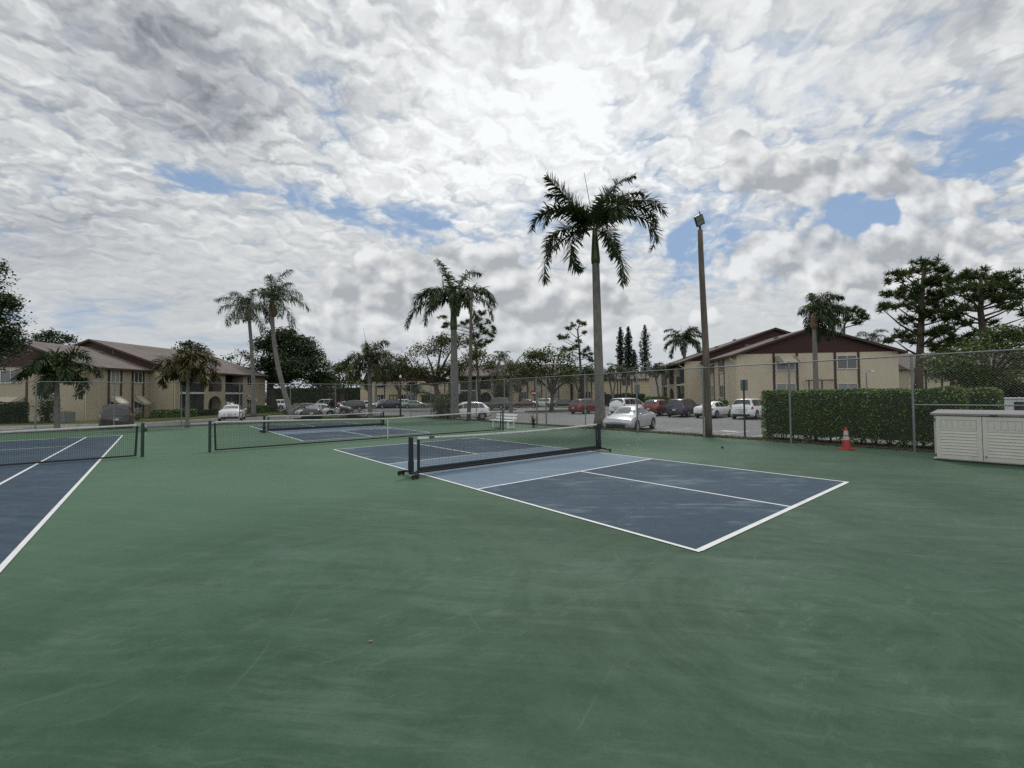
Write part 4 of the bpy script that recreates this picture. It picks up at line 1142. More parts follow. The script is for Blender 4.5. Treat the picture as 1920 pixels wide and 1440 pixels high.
# ---- right building
rt = thing('apartment_building', 'cream two storey building with big maroon gable behind the hedge at right', 'building', (22.7, 44, 0), R(-6.14))
zb = -.33; zw = 5.82
MB().bx(0, 15, 0, 9.45, zb, zw).build('wall', M['cream'], rt)
gable_wall(rt, .02, 14.98, 0, zw + .003, 7.3, zw + 2.42); gable_roof(rt, 0, 15, 0, 9.5, zw, 7.3, 8.28, oh=.55, vents=3)
G = Fac(rt, (0, 0), (1, 0), (0, -1))
for t in (3.53, 5.72, 9.24, 11.39): G.strip(t, .20, zb, zw - .01)
G.awning(3.66, 5.62, 5.56, .62, .95); G.window(3.75, 5.55, 4.1, 5.45, blind=True); G.window(3.72, 5.58, 1.3, 2.80, blind=True)
G.window(9.42, 11.26, 4.15, 5.52); G.window(9.42, 11.26, 1.3, 2.74, blind=True)
S1 = Fac(rt, (0, 0), (0, 1), (-1, 0))
for t in (3.37, 4.87, 6.5, 8.0): S1.strip(t, .15, zb, zw - .01)
S1.window(3.5, 4.75, 4.15, 5.5); S1.window(3.5, 4.75, 1.4, 2.82); S1.window(6.62, 7.9, 4.15, 5.4); S1.window(6.62, 7.9, 1.4, 2.80, blind=True)
S1.awning(6.3, 8.2, 5.55, .5, .95)
for (x, y, xe) in ((-.08, -.0, -.66), (-2.50, 9.36, -3.1)):
    MB().tube([(xe, y - .06, 5.42), (xe + .08, y - .06, 5.30), (x - .03, y - .06, 5.02), (x, y - .06, 4.9), (x, y - .06, zb + .1)], .05, 8).build('downspout', M['cream2'], rt)
MB().bx(-2.43, 18.4, 9.5, 11.6, zb, zw + .05).build('wall', M['cream'], rt)
MB().bx(-.75, 18.4, 11.6, 31, zb, zw + .05).build('wall', M['cream'], rt)
gable_wall(rt, -2.41, 18.4, 9.5, zw + .053, 8.05, zw + 3.75); gable_roof(rt, -2.43, 18.4, 9.5, 31, zw + .05, 8.05, 9.60, vents=6)
S2 = Fac(rt, (-2.43, 9.5), (0, 1), (-1, 0))
S2.box(MB(), 4.1, 4.6, -1.6, .0, zb, zw).build('pier', M['cream'], rt)
S2.box(MB(), 8.75, 9.1, -1.6, .0, zb, zw).build('pier', M['cream'], rt)
S2.box(MB(), 12.4, 21.4, -1.6, .0, zb, zw).build('wall', M['cream'], rt)
balcony_bays(S2, rt, [(2.1, 4.1), (9.1, 12.4)], [(4.6, 8.75, 5.3, 8.0)], .0, 3.05, zw)
S2.box(MB(), .35, 2.05, .001, .02, .1, 2.9).build('sliding_door', M['door_green'], rt)
S2.box(MB(), .25, 2.06, .001, .02, 3.2, 5.7).build('screen', M['screen'], rt)  # dark sheet for the screened opening, its inner shade in the colour
t = thing('trellis_frame', 'brown square trellis frame against the gable wall under the palm', 'trellis', rt.matrix_basis @ Vector((6.5, -.55, -.2)), R(-6.14))
fr = MB()
for x in (0, 1.2, 2.42): fr.bx(x - .04, x + .04, -.04, .04, -.1, 3.3)
fr.bx(-.04, 2.46, -.045, .045, 3.22, 3.32); fr.bx(-.04, 2.46, -.042, .042, 2.2, 2.28); fr.bx(-.04, 2.46, -.042, .042, 1.1, 1.18)
fr.bx(-.042, .042, .045, .5, 3.22, 3.30); fr.bx(2.38, 2.462, .045, .5, 3.22, 3.30)
fr.build('frame', M['brown'], t)

# ---- left building
rt = thing('apartment_building', 'cream two storey building with arched balconies and stepped brown roofs at left', 'building', (-41.15, 42, 0), R(-5.2))
zb = -.3; zw = 5.18; fl = -.05
MB().bx(-14.3, 0, 0, 6.72, zb, zw).build('wall', M['cream_dull'], rt)
gable_wall(rt, -14.28, -.02, 0, zw + .003, -7.16, zw + 2.5); gable_roof(rt, -14.3, 0, 0, 6.75, zw, -7.16, 7.72, oh=.6, vents=3)
G = Fac(rt, (-14.3, 0), (1, 0), (0, -1))
for t in (4.6, 8.1): G.strip(t, .22, zb, zw - .01)
G.window(4.9, 7.8, .9, 2.1); G.awning(4.8, 7.9, 2.25, .75, 1.1); G.window(5.2, 7.5, 3.6, 4.9)
S1 = Fac(rt, (0, 0), (0, 1), (1, 0))
for t in (2.28, 3.55, 4.80, 6.05): S1.strip(t, .19, zb, zw - .01)
S1.window(2.45, 3.42, 3.6, 4.9, blind=True); S1.window(4.95, 5.92, 3.65, 4.9)
S1.window(2.42, 3.42, .9, 2.1); S1.window(4.93, 5.92, .9, 2.1); S1.awning(2.36, 3.5, 2.28, .75, 1.05); S1.awning(4.88, 6.0, 2.28, .80, 1.05)
MB().tube([(.5, .06, 4.9), (.42, .06, 4.78), (.10, .06, 4.6), (.06, .06, 4.5), (.06, .06, zb)], .05, 8).build('downspout', M['cream2'], rt)
MB().bx(-17.2, 2.9, 6.78, 7.7, zb, zw).build('wall', M['cream_dull'], rt)
MB().bx(-17.2, 1.25, 7.7, 22.4, zb, zw).build('wall', M['cream_dull'], rt)
gable_wall(rt, -17.2, 2.88, 6.78, zw + .003, -7.05, zw + 3.4); gable_roof(rt, -17.2, 2.9, 6.78, 22.4, zw, -7.05, 8.62, oh=.6, vents=6)
S2 = Fac(rt, (2.9, 6.78), (0, 1), (1, 0))
S2.box(MB(), 4.42, 4.72, -1.6, .0, zb, zw).build('pier', M['cream_dull'], rt)
S2.box(MB(), 7.45, 7.75, -1.6, .0, zb, zw).build('pier', M['cream_dull'], rt)
S2.box(MB(), 11.0, 15.62, -1.6, .0, zb, zw).build('wall', M['cream_dull'], rt)
balcony_bays(S2, rt, [(.92, 4.42), (7.75, 11.0)], [(4.72, 7.45, 5.0, 7.2)], fl, 2.58, zw, wallmat='cream_dull')
S2.window(11.7, 12.7, 3.65, 4.9); S2.window(11.7, 12.7, .9, 2.2); S2.awning(11.6, 12.9, 2.3, .7, .9)
MB().tube([(3.45, 7.4, 4.9), (3.3, 7.35, 4.8), (3.0, 6.95, 4.55), (2.97, 6.9, 4.4), (2.97, 6.9, zb)], .05, 8).build('downspout', M['cream2'], rt)

# ---- centre buildings
rt = thing('apartment_building', 'cream building with brown gable far behind the big spreading tree', 'building', (-32.0, 92, 0), R(-2))
zb = -.3; zw = 5.15
MB().bx(0, 18.6, 0, 14, zb, zw).build('wall', M['cream2'], rt)
gable_wall(rt, .02, 18.58, 0, zw + .003, 9.3, 8.5); gable_roof(rt, 0, 18.6, 0, 14, zw, 9.3, 8.55, vents=2)
G = Fac(rt, (0, 0), (1, 0), (0, -1))
for t in (3.4, 5.2, 10.0, 11.9): G.strip(t, .2, zb, zw - .01)
G.window(3.55, 5.05, 3.8, 4.9); G.awning(3.4, 5.2, 5.05, .6, .8); G.window(3.55, 5.05, 1.1, 2.45); G.window(8.5, 10.0, 1.1, 2.45); G.window(10.1, 11.8, 3.8, 4.95); G.window(10.1, 11.8, 1.1, 2.45)
fr = MB()
for x in (6.3, 7.05, 7.8): fr.bx(x - .05, x + .05, -.3, -.2, -.2, 2.35)
fr.bx(6.25, 7.85, -.31, -.19, 2.28, 2.40); fr.build('trellis', M['brown'], rt)
rt = thing('apartment_building', 'cream building with dark screened balconies and arch behind the gate', 'building', (-11.2, 90, 0), R(0))
zw = 6.1
MB().bx(11.2, 23.2, 0, 13, zb, zw).build('wall', M['cream2'], rt); MB().bx(0, 11.2, 1.6, 13, zb, zw).build('wall', M['cream2'], rt)
mb = MB(); mb.add([(-.6, -.9, zw - .05), (23.7, -.9, zw - .05), (23.7, 6.5, zw + 2.7), (-.6, 6.5, zw + 2.7), (23.7, 13.8, zw - .05), (-.6, 13.8, zw - .05), (-.6, -.9, zw - .22), (23.7, -.9, zw - .22)], [(0, 1, 2, 3), (3, 2, 4, 5), (6, 7, 1, 0), (0, 3, 5), (1, 4, 2)])
mb.build('roof', M['shingle'], rt)
G = Fac(rt, (0, 0), (1, 0), (0, -1))
for (a, b) in ((0, .5), (3.75, 4.3), (7.1, 7.5)): G.box(MB(), a, b, -1.6, 0, zb, zw - .02).build('pier', M['win_frame'], rt)
balcony_bays(G, rt, [(.5, 3.75), (7.5, 11.2)], [(4.3, 7.1, 4.6, 6.9)], .0, 3.05, zw - .02, wallmat='cream2')
for t in (12.8, 14.4, 15.9, 17.3, 19.2, 20.8): G.strip(t, .2, zb, zw - .01)
for (a, b) in ((12.95, 14.25), (16.0, 17.2), (19.35, 20.65)): G.window(a, b, 1.2, 2.7, blind=a > 15); G.window(a, b, 4.0, 5.3)
rt = thing('apartment_building', 'cream flat wall building behind the slim palms left of the norfolk pines', 'building', (12.9, 86, 0), R(3))
zw = 5.05
MB().bx(0, 15.4, 0, 11, zb, zw).build('wall', M['cream2'], rt)
mb = MB(); mb.add([(-.4, -.6, zw), (15.9, -.6, zw), (15.9, 5, zw + 1.2), (-.4, 5, zw + 1.2), (15.9, 11.4, zw), (-.4, 11.4, zw), (-.4, -.6, zw - .18), (15.9, -.6, zw - .18)], [(0, 1, 2, 3), (3, 2, 4, 5), (6, 7, 1, 0), (0, 3, 5), (1, 4, 2)])
mb.build('roof', M['shingle'], rt)
G = Fac(rt, (0, 0), (1, 0), (0, -1))
for t in (1.2, 2.8, 8.0, 8.6, 10.9): G.strip(t, .2, zb, zw - .01)
G.window(1.35, 2.65, 1.2, 2.6); G.window(8.8, 10.7, 3.6, 4.7); G.window(8.8, 10.7, .9, 2.3); G.window(4.4, 5.7, 1.2, 2.5)
# ---- building beyond the pines at right
rt = thing('apartment_building', 'cream building partly hidden by pine trunk and tree at far right', 'building', (55.5, 61, 0), R(-12))
zw = 5.0
MB().bx(0, 15, 0, 10, zb, zw).build('wall', M['cream'], rt)
mb = MB(); mb.add([(-.6, -.9, zw), (15.6, -.9, zw), (15.6, 5, zw + 2.6), (-.6, 5, zw + 2.6), (15.6, 10.8, zw), (-.6, 10.8, zw), (-.6, -.9, zw - .2), (15.6, -.9, zw - .2)], [(0, 1, 2, 3), (3, 2, 4, 5), (6, 7, 1, 0), (0, 3, 5), (1, 4, 2)])
mb.build('roof', M['shingle'], rt)
G = Fac(rt, (0, 0), (1, 0), (0, -1))
for t in (2.0, 3.9, 5.2, 9.5, 11.2): G.strip(t, .2, zb, zw - .01)
G.window(2.15, 3.75, 3.6, 4.8); G.window(2.15, 3.75, 1.2, 2.4); G.window(9.6, 11.1, 3.6, 4.8); G.awning(9.5, 11.2, 5.0, .6, .9); G.window(9.6, 11.1, 1.2, 2.4)

# ------------------------------------------------------------------ lawns and kerbs
def lawn(pts, z=-.13, name='lawn', mat='lawn', edge=True):
    n = len(pts); mb = MB()
    mb.add([(x, y, z) for x, y in pts] + [(x, y, -.34) for x, y in pts], [tuple(range(n))] + [(i, i + n, (i + 1) % n + n, (i + 1) % n) for i in range(n)])
    return structure(name, mb, M[mat])
lawn([(-62, 30.5), (-44, 33.0), (-31.5, 37.2), (-30.0, 47), (-28.5, 66), (-38, 73), (-62, 71)])
lawn([(-75, 95), (-75, 86), (40, 84.5), (40, 90), (40, 120), (-75, 120)], -.10)
lawn([(19.5, 42.2), (41, 38.5), (70, 34), (70, 80), (26, 80), (20.2, 60), (18.0, 52)], -.14)
lawn([(1.6, 56.5), (3.2, 54.2), (8.2, 57.5), (9.5, 62), (6, 61)], -.12, 'grass_island')
lawn([(-2.8, 66), (-5.6, 62.5), (-3.2, 61.5), (.6, 64.5)], -.12, 'grass_island')
lawn([(-21.5, 42.8), (-12.2, 45.5), (-11.8, 47.6), (-21.0, 47.6)], -.12, 'grass_island')
# wheel stops and bay lines along the fence and by the left building
def wheel_stop(v, u, col, rot, label, group, frame=True):
    t = MB().add([(-.92, -.08, 0), (.92, -.08, 0), (.92, .08, 0), (-.92, .08, 0), (-.89, -.05, .12), (.89, -.05, .12), (.89, .05, .12), (-.89, .05, .12)],
                 [(0, 3, 2, 1), (4, 5, 6, 7), (0, 1, 5, 4), (1, 2, 6, 5), (2, 3, 7, 6), (3, 0, 4, 7)]).build('wheel_stop', M[col], bevel=.012)
    t.location = CF(v, u, LZ) if frame else (v, u, LZ); t.rotation_euler = (0, 0, rot); tag(t, label, 'wheel stop', group)
wheel_stop(15.3, 10.35, 'stop_blue', CROT + math.pi / 2, 'blue wheel stop behind the fence right of the silver sedan', 'blue wheel stops')
wheel_stop(15.3, 5.75, 'stop_blue', CROT + math.pi / 2, 'blue wheel stop behind the fence by the hedge end', 'blue wheel stops')
for (x, y, r_, l) in ((-36.9, 31.9, 18, 'white wheel stop at the far left edge before the lawn'), (-33.2, 33.2, 18, 'white wheel stop behind the short palm trunk at left'), (-25.6, 36.3, 20, 'white wheel stop on the lawn edge left of the white sedan'), (-22.9, 46.2, 20, 'white wheel stop left of the black sedan with taillights')):
    wheel_stop(x, y, 'kerb_white', R(r_), l, 'white wheel stops', False)
ll = MB()
for u in (3.6, 6.4, 7.9, 9.0, 11.2, 13.9, 16.6):
    ll.quad((15.4, u - .05, LOT + .004), (20.6, u - .05, LOT + .004), (20.6, u + .05, LOT + .004), (15.4, u + .05, LOT + .004))
for k in range(-1, 9):
    p = CF(31.9, 3.2 + 0, 0); u = 5.3 + 2.95 * k
    ll.quad((31.0, u - .05, LOT + .004), (36.4, u - .05, LOT + .004), (36.4, u + .05, LOT + .004), (31.0, u + .05, LOT + .004))
ll.quad((19.5, 8.2, LOT + .004), (20.2, 8.2, LOT + .004), (20.2, 8.95, LOT + .004), (19.5, 8.95, LOT + .004))
for k in range(10):
    u = 44 + 2.8 * k
    ll.quad((3, u, LOT + .004), (9, u, LOT + .004), (9, u + .1, LOT + .004), (3, u + .1, LOT + .004))
site(structure('lot_line', ll, M['lot_line']))
mb = MB(); pts = [(-31.4, 37.35), (-30.0, 47), (-28.5, 66)]
k_ = MB()
for a, b in (((-44, 33.0), (-31.5, 37.2)), ((-31.5, 37.2), (-30.0, 47))):
    d_ = Vector((b[0] - a[0], b[1] - a[1], 0)); n_ = Vector((d_.y, -d_.x, 0)).normalized() * .16
    k_.add([(a[0], a[1], -.115), (b[0], b[1], -.115), (b[0] + n_.x, b[1] + n_.y, -.115), (a[0] + n_.x, a[1] + n_.y, -.115), (a[0] + n_.x, a[1] + n_.y, -.3), (b[0] + n_.x, b[1] + n_.y, -.3)], [(0, 3, 2, 1), (3, 4, 5, 2)])
structure('kerb', k_, M['kerb_white'])
# ------------------------------------------------------------------ vegetation
def at(px, py, Y):
    """point of the place seen in direction (px, py) of the survey photo at distance Y along the view axis"""
    d = _f + _r2 * ((px - 960) / F_PX) - _u2 * ((py - 720) / F_PX)
    k = Y / d.y
    return Vector((0, 0, H_EYE)) + d * k
M['palm_leaf'] = leaf_mat('royal_palm_leaf', (0.017, 0.034, 0.012), (0.051, 0.086, 0.023), .45, .16)
M['palm_leaf_warm'] = leaf_mat('foxtail_palm_leaf', (.022, .034, .010), (.085, .085, .026), .5, .15)
M['palm_leaf_tan'] = leaf_mat('tan_palm_leaf', (.035, .040, .012), (.125, .095, .035), .5, .15)
M['palm_rachis'] = pmat('palm_rachis', (.10, .10, .045), .2, 8, .6)
M['crownshaft'] = pmat('crownshaft', (.050, .085, .022), .2, 2, .4, stretch=(1, 1, .3))
M['boot'] = pmat('palm_boot', (.13, .085, .05), .3, 8, .9, bump=.4)
def palm_trunk():
    m, w, b = new_mat('palm_trunk')
    tc = w.node('ShaderNodeTexCoord').outputs['Object']; z = w.sep(tc)[2]
    ring = w.math('FRACT', w.add(w.mul(z, 5.5), w.mul(w.noise(tc, 1.5, 3, .6), 1.2)))
    n = w.noise(w.mapping(tc, (3, 3, 1.2)), 2.2, 7, .7)
    c = w.mix(w.lin(n, .3, .7), (.115, .108, .098), (.235, .225, .21)); c = w.mix(w.smooth(ring, .0, .16, .55, 0), c, (.07, .064, .058))
    big = w.noise(tc, .5, 4, .6); c = w.mix(w.smooth(big, .5, .75, 0, .5), c, (.10, .10, .085))
    w.l.new(c, b.inputs['Base Color']); b.inputs['Roughness'].default_value = .9
    w.l.new(w.bump(w.add(ring, w.mul(n, .6)), .35, .03), b.inputs['Normal']); return m
M['palm_trunk'] = palm_trunk()
def bark(name, a, c2):
    m, w, b = new_mat(name)
    tc = w.node('ShaderNodeTexCoord').outputs['Object']; n = w.noise(w.mapping(tc, (3, 3, .8)), 3, 7, .7)
    w.l.new(w.mix(w.lin(n, .3, .7), a, c2), b.inputs['Base Color']); b.inputs['Roughness'].default_value = .95
    w.l.new(w.bump(n, .6, .05), b.inputs['Normal']); return m
M['bark'] = bark('bark', (.035, .028, .022), (.095, .080, .065)); M['pine_bark'] = bark('pine_bark', (.05, .038, .030), (.13, .105, .085))

def frond_polys(base, az, el, L, droop, nleaf, ll, lw, hang, plume, rng, azturn=0.0, tipcut=1.0):
    """quads (n,4,3) of leaflets and of the rachis"""
    base = np.array(base, float); m = 18
    pts = [base]; dirs = []
    for i in range(m):
        s = i / (m - 1); e = el - droop * s ** 1.7 * 1.15; a = az + azturn * s
        d = np.array([math.cos(e) * math.cos(a), math.cos(e) * math.sin(a), math.sin(e)]); dirs.append(d); pts.append(pts[-1] + d * L / m)
    pts = np.array(pts); dirs = np.array(dirs + [dirs[-1]])
    Q = []; RQ = []
    for i in range(m):
        w0 = .035 * (1 - .85 * i / m) * L / 4; w1 = .035 * (1 - .85 * (i + 1) / m) * L / 4
        d = dirs[i]; sd = np.cross(d, [0, 0, 1.]); sd /= np.linalg.norm(sd) + 1e-9; up = np.cross(sd, d)
        RQ.append([pts[i] - sd * w0, pts[i] + sd * w0, pts[i + 1] + sd * w1, pts[i + 1] - sd * w1])
        RQ.append([pts[i] - up * w0, pts[i] + up * w0, pts[i + 1] + up * w1, pts[i + 1] - up * w1])
    for k in range(nleaf):
        s = .10 + .90 * (k + rng.random() * .6) / nleaf
        f = s * m; i = min(m - 1, int(f)); q = f - i
        p = pts[i] * (1 - q) + pts[min(m, i + 1)] * q; d = dirs[i]
        sd = np.cross(d, [0, 0, 1.]); sd /= np.linalg.norm(sd) + 1e-9; up = np.cross(sd, d)
        prof = (.68 + .32 * math.sin(math.pi * min(1, s * 1.05) ** .75)) * (1 if s < .88 else 1 - (s - .88) * 3.0)
        for side in (-1, 1):
            phi = R(72 - 28 * s) + rng.normal(0, .10)
            roll = (rng.normal(0, plume) + .25 * (1 - plume)) if plume < 1.5 else rng.uniform(-math.pi, math.pi)
            out = sd * side * math.cos(roll) + up * math.sin(roll)
            l = ll * prof * rng.uniform(.82, 1.12)
            d1 = out * math.sin(phi) + d * math.cos(phi)
            d2 = d1 + np.array([0, 0, -hang * rng.uniform(.7, 1.3)]); d2 /= np.linalg.norm(d2)
            d3 = d2 + np.array([0, 0, -hang * 1.1]); d3 /= np.linalg.norm(d3)
            wv = np.cross(d1, up + sd * .3 * side); wn = np.linalg.norm(wv)
            wv = d if wn < 1e-6 else wv / wn
            p1 = p + d1 * l * .4; p2 = p1 + d2 * l * .35; p3 = p2 + d3 * l * .28; h = lw / 2
            Q.append([p - wv * h * .6, p + wv * h * .6, p1 + wv * h, p1 - wv * h])
            Q.append([p1 - wv * h, p1 + wv * h, p2 + wv * h * .75, p2 - wv * h * .75])
            Q.append([p2 - wv * h * .75, p2 + wv * h * .75, p3 + wv * .004, p3 - wv * .004])
    return Q, RQ
def palm(label, base, top, tr, fronds, leaf='palm_leaf', nleaf=42, ll=.7, lw=.05, hang=.35, plume=.35, shaft=0.0, boots=False, seed=1, lean_bend=0.0, group=None, name='palm_tree', spear=0.0, bulge=0.0):
    """base/top: trunk foot and crown heart in place coordinates"""
    base = Vector(base); top = Vector(top); rng = np.random.default_rng(seed)
    t = thing(name, label, 'palm tree', base, 0, group)
    rel = top - base; H = rel.length
    pts = []; rad = []; n = 16
    hs = H - shaft
    for i in range(n + 1):
        f = i / n; p = rel * (f * hs / H); b = math.sin(math.pi * f) * lean_bend
        pts.append((p.x + b, p.y, p.z)); flare = 1 + .55 * math.exp(-f * 22) + bulge * math.exp(-((f - .42) / .25) ** 2)
        rad.append(tr * (1.12 - .30 * f) * flare)
    MB().tube(pts, rad, 14).build('trunk', M['palm_trunk'], t, smooth=True)
    if shaft:
        a = rel * (hs / H); d = rel.normalized()
        MB().tube([a - d * .02, a + d * shaft * .12, a + d * shaft * .5, a + d * shaft * .85, a + d * shaft * 1.02], [tr * .95, tr * 1.04, tr * .82, tr * .62, tr * .45], 14).build('crownshaft', M['crownshaft'], t, smooth=True)
    if boots:
        d = rel.normalized(); bb = MB()
        bb.tube([rel - d * tr * 7.5, rel - d * tr * 6, rel - d * tr * 2.5, rel], [tr * .85, tr * 1.7, tr * 1.5, tr * .7], 10)
        for i in range(14):
            a = rng.uniform(0, 6.28); p = rel - d * tr * rng.uniform(1, 6)
            bb.tube([p, p + Vector((math.cos(a) * tr * 2.0, math.sin(a) * tr * 2.0, tr * 1.4))], [tr * .3, tr * .12], 5)
        bb.build('leaf_boots', M['boot'], t)
    Q = []; RQ = []
    for (az, el, L, dr) in fronds:
        a, b = frond_polys(rel + Vector((math.cos(R(az)), math.sin(R(az)), 0)) * tr * .4, R(az), R(el), L, R(dr), nleaf, ll, lw, hang, plume, rng, rng.normal(0, .12))
        Q += a; RQ += b
    if spear:
        RQ.append([(rel.x - .03, rel.y, rel.z), (rel.x + .03, rel.y, rel.z), (rel.x - spear * .17 + .012, rel.y, rel.z + spear), (rel.x - spear * .17 - .012, rel.y, rel.z + spear)])
    cr = np_mesh('crown', np.array(Q), 4, M[leaf], t)
    np_mesh('frond_stems', np.array([[list(p) for p in q] for q in RQ], float), 4, M['palm_rachis'], t)
    return t
def rnd_fronds(n, L, seed, el=(75, -30), dr=(60, 110), wind=None):
    rng = random.Random(seed); out = []
    for i in range(n):
        f = (i + .5) / n
        az = i * 137.5 + rng.uniform(-14, 14); e = el[0] + (el[1] - el[0]) * f + rng.uniform(-8, 8)
        if wind: # wind: (direction, strength)
            dlt = ((wind[0] - az + 180) % 360) - 180; az += dlt * wind[1]
        out.append((az, e, L * rng.uniform(.85, 1.1), dr[0] + (dr[1] - dr[0]) * rng.random()))
    return out

# tall royal palm in the strip by the gate
palm('tallest royal palm with thick grey trunk, standing at the fence left of the silver sedan', at(1126, 801, 25.3), at(1115, 430, 25.3), .255,
     [(174, 53, 4.1, 8), (8, 77, 4.4, 54), (26, 82, 4.2, 98), (0, 52, 4.8, 96), (-6, 32, 5.0, 136), (180, 44, 4.6, 108), (186, -14, 4.9, 80), (-35, -44, 4.0, 50), (-150, -20, 3.7, 120),
      (95, 55, 3.8, 70), (-75, 40, 3.6, 120), (60, 30, 4.2, 100), (150, 24, 4.0, 110), (16, 64, 4.3, 60), (168, 60, 3.8, 40), (-20, 44, 4.4, 118), (-160, 38, 4.0, 104)],
     nleaf=104, ll=.90, lw=.082, hang=.18, plume=.40, shaft=2.0, seed=3, spear=3.4, name='royal_palm')
palm('royal palm with drooping crown and green crownshaft beside the farther wooden pole', at(853, 783, 36.5), at(850, 560, 36.5), .30,
     [(150, 80, 4.2, 40), (40, 72, 4.4, 70), (15, 46, 4.2, 118), (-5, 30, 4.4, 105), (-20, 8, 4.7, 92), (-55, 30, 3.4, 130), (-85, 36, 3.2, 140), (-120, 24, 3.5, 125), (170, 44, 3.7, 118), (185, 30, 4.3, 118), (190, -4, 5.0, 70), (200, -14, 3.6, 75), (140, 50, 3.5, 100), (90, 30, 3.5, 120), (-30, -20, 3.5, 62), (-75, 0, 3.0, 90)],
     nleaf=70, ll=.9, lw=.10, hang=.7, plume=.5, shaft=2.6, seed=5, name='royal_palm', bulge=.12)
# queen palms, left of centre
palm('slim queen palm at the left building corner, left one of the tall pair', at(475, 782, 50), at(465, 578, 50), .20, rnd_fronds(12, 3.5, 4, (72, -18), (60, 105), (190, .18)), nleaf=56, ll=.95, lw=.058, hang=.95, plume=.7, boots=True, seed=8, name='queen_palm', lean_bend=.2)
palm('queen palm with leaning trunk, right one of the tall pair', at(548, 784, 47), at(509, 565, 47), .23, rnd_fronds(13, 4.2, 12, (88, -20), (55, 105), (0, .22)), nleaf=64, ll=1.05, lw=.06, hang=1.0, plume=.7, boots=True, seed=9, name='queen_palm', lean_bend=-.55)
palm('medium palm with shaggy crown and long thin spear in the left parking strip', at(695, 790, 43), at(692, 676, 43), .21, rnd_fronds(15, 3.1, 21, (80, -38), (70, 125), (10, .10)), leaf='palm_leaf_warm', nleaf=60, ll=.9, lw=.085, hang=.75, plume=1.0, seed=10, spear=3.2, name='queen_palm')
palm('short dark foxtail palm in front of the left building gable', at(107, 806, 29.5), at(107, 693, 29.5), .12, rnd_fronds(13, 2.5, 33, (62, -35), (80, 130)), leaf='palm_leaf', nleaf=70, ll=.72, lw=.085, hang=.45, plume=1.0, seed=11, name='foxtail_palm', spear=1.3, bulge=.25)
palm('foxtail palm with yellowing fronds before the arched balconies', at(351, 801, 28.3), at(353, 688, 28.3), .088, rnd_fronds(15, 2.1, 35, (72, -12), (95, 135)), leaf='palm_leaf_tan', nleaf=66, ll=.66, lw=.075, hang=.5, plume=1.2, seed=12, name='foxtail_palm', bulge=.3)
# palms further right
palm('coconut palm with wide crown rising behind the right building roof', at(1286, 742, 66), at(1282, 640, 66), .26, rnd_fronds(14, 3.9, 41, (72, -18), (55, 100)), nleaf=64, ll=.95, lw=.11, hang=.6, plume=.45, seed=13, name='coconut_palm', spear=2.5)
palm('queen palm with windblown crown in front of the right gable', at(1531, 760, 37), at(1526, 588, 37), .185, rnd_fronds(15, 2.9, 52, (88, -40), (65, 115), (0, .58)), nleaf=70, ll=.8, lw=.07, hang=.9, plume=.8, boots=True, seed=14, name='queen_palm')
palm('small palm top showing behind the right gable roof', at(1636, 730, 72), at(1634, 632, 72), .18, rnd_fronds(10, 2.6, 55, (70, -20), (75, 110), (20, .2)), nleaf=34, ll=.7, lw=.07, hang=.7, plume=.6, seed=15)
palm('palm with drooping grey fronds beside the round tree behind the bench', at(958, 779, 57), at(958, 700, 57), .24, rnd_fronds(14, 3.9, 61, (78, -25), (60, 110)), leaf='palm_leaf_warm', nleaf=42, ll=.85, lw=.07, hang=.8, plume=.5, seed=16)
palm('pale palm crown showing over the centre roof', at(905, 742, 96), at(938, 674, 96), .22, rnd_fronds(11, 3.4, 64, (78, -5), (55, 95)), nleaf=34, ll=.8, lw=.1, hang=.5, plume=.5, seed=17)
for k, (bx_, tx, ty, Y, dsc) in enumerate(((1104, 1096, 696, 62, 'leftmost'), (1148, 1158, 694, 62, 'second'), (1150, 1140, 700, 64, 'third'), (1172, 1180, 700, 63, 'fourth'), (1238, 1226, 694, 60, 'fifth'), (1241, 1250, 692, 59, 'rightmost'))):
    palm('slim alexander palm before the flat wall building, %s of its cluster' % dsc, at(bx_, 768, Y), at(tx, ty, Y), .13, rnd_fronds(10, 2.2, 70 + k, (70, -18), (70, 115)), leaf='palm_leaf_warm' if k % 2 else 'palm_leaf', nleaf=34, ll=.6, lw=.07, hang=.6, plume=.5, seed=20 + k, lean_bend=.12 * (-1) ** k, group='slim palms by the flat wall building')

# ---- broadleaf trees
M['oak_leaf'] = leaf_mat('oak_leaf', (0.014, 0.028, 0.010), (0.049, 0.075, 0.026), .55, .18)
M['seagrape_leaf'] = leaf_mat('seagrape_leaf', (0.032, 0.047, 0.014), (0.116, 0.113, 0.038), .5, .12)
M['fresh_leaf'] = leaf_mat('fresh_leaf', (0.032, 0.056, 0.014), (0.109, 0.149, 0.035), .5, .16)
M['dark_leaf'] = leaf_mat('dark_leaf', (0.012, 0.025, 0.009), (0.043, 0.072, 0.020), .5, .2)
M['pine_needle'] = leaf_mat('pine_needle', (0.017, 0.034, 0.010), (0.080, 0.117, 0.029), .6, .2)
M['norfolk_needle'] = leaf_mat('norfolk_needle', (0.009, 0.019, 0.010), (0.032, 0.053, 0.026), .6, .05)
M['hedge_leaf'] = leaf_mat('hedge_leaf', (0.038, 0.076, 0.014), (0.160, 0.255, 0.045), .45, .12, scale=1.5, spec=.4)
M['red_leaf'] = leaf_mat('red_leaf', (.030, .012, .010), (.10, .030, .024), .5, .1)
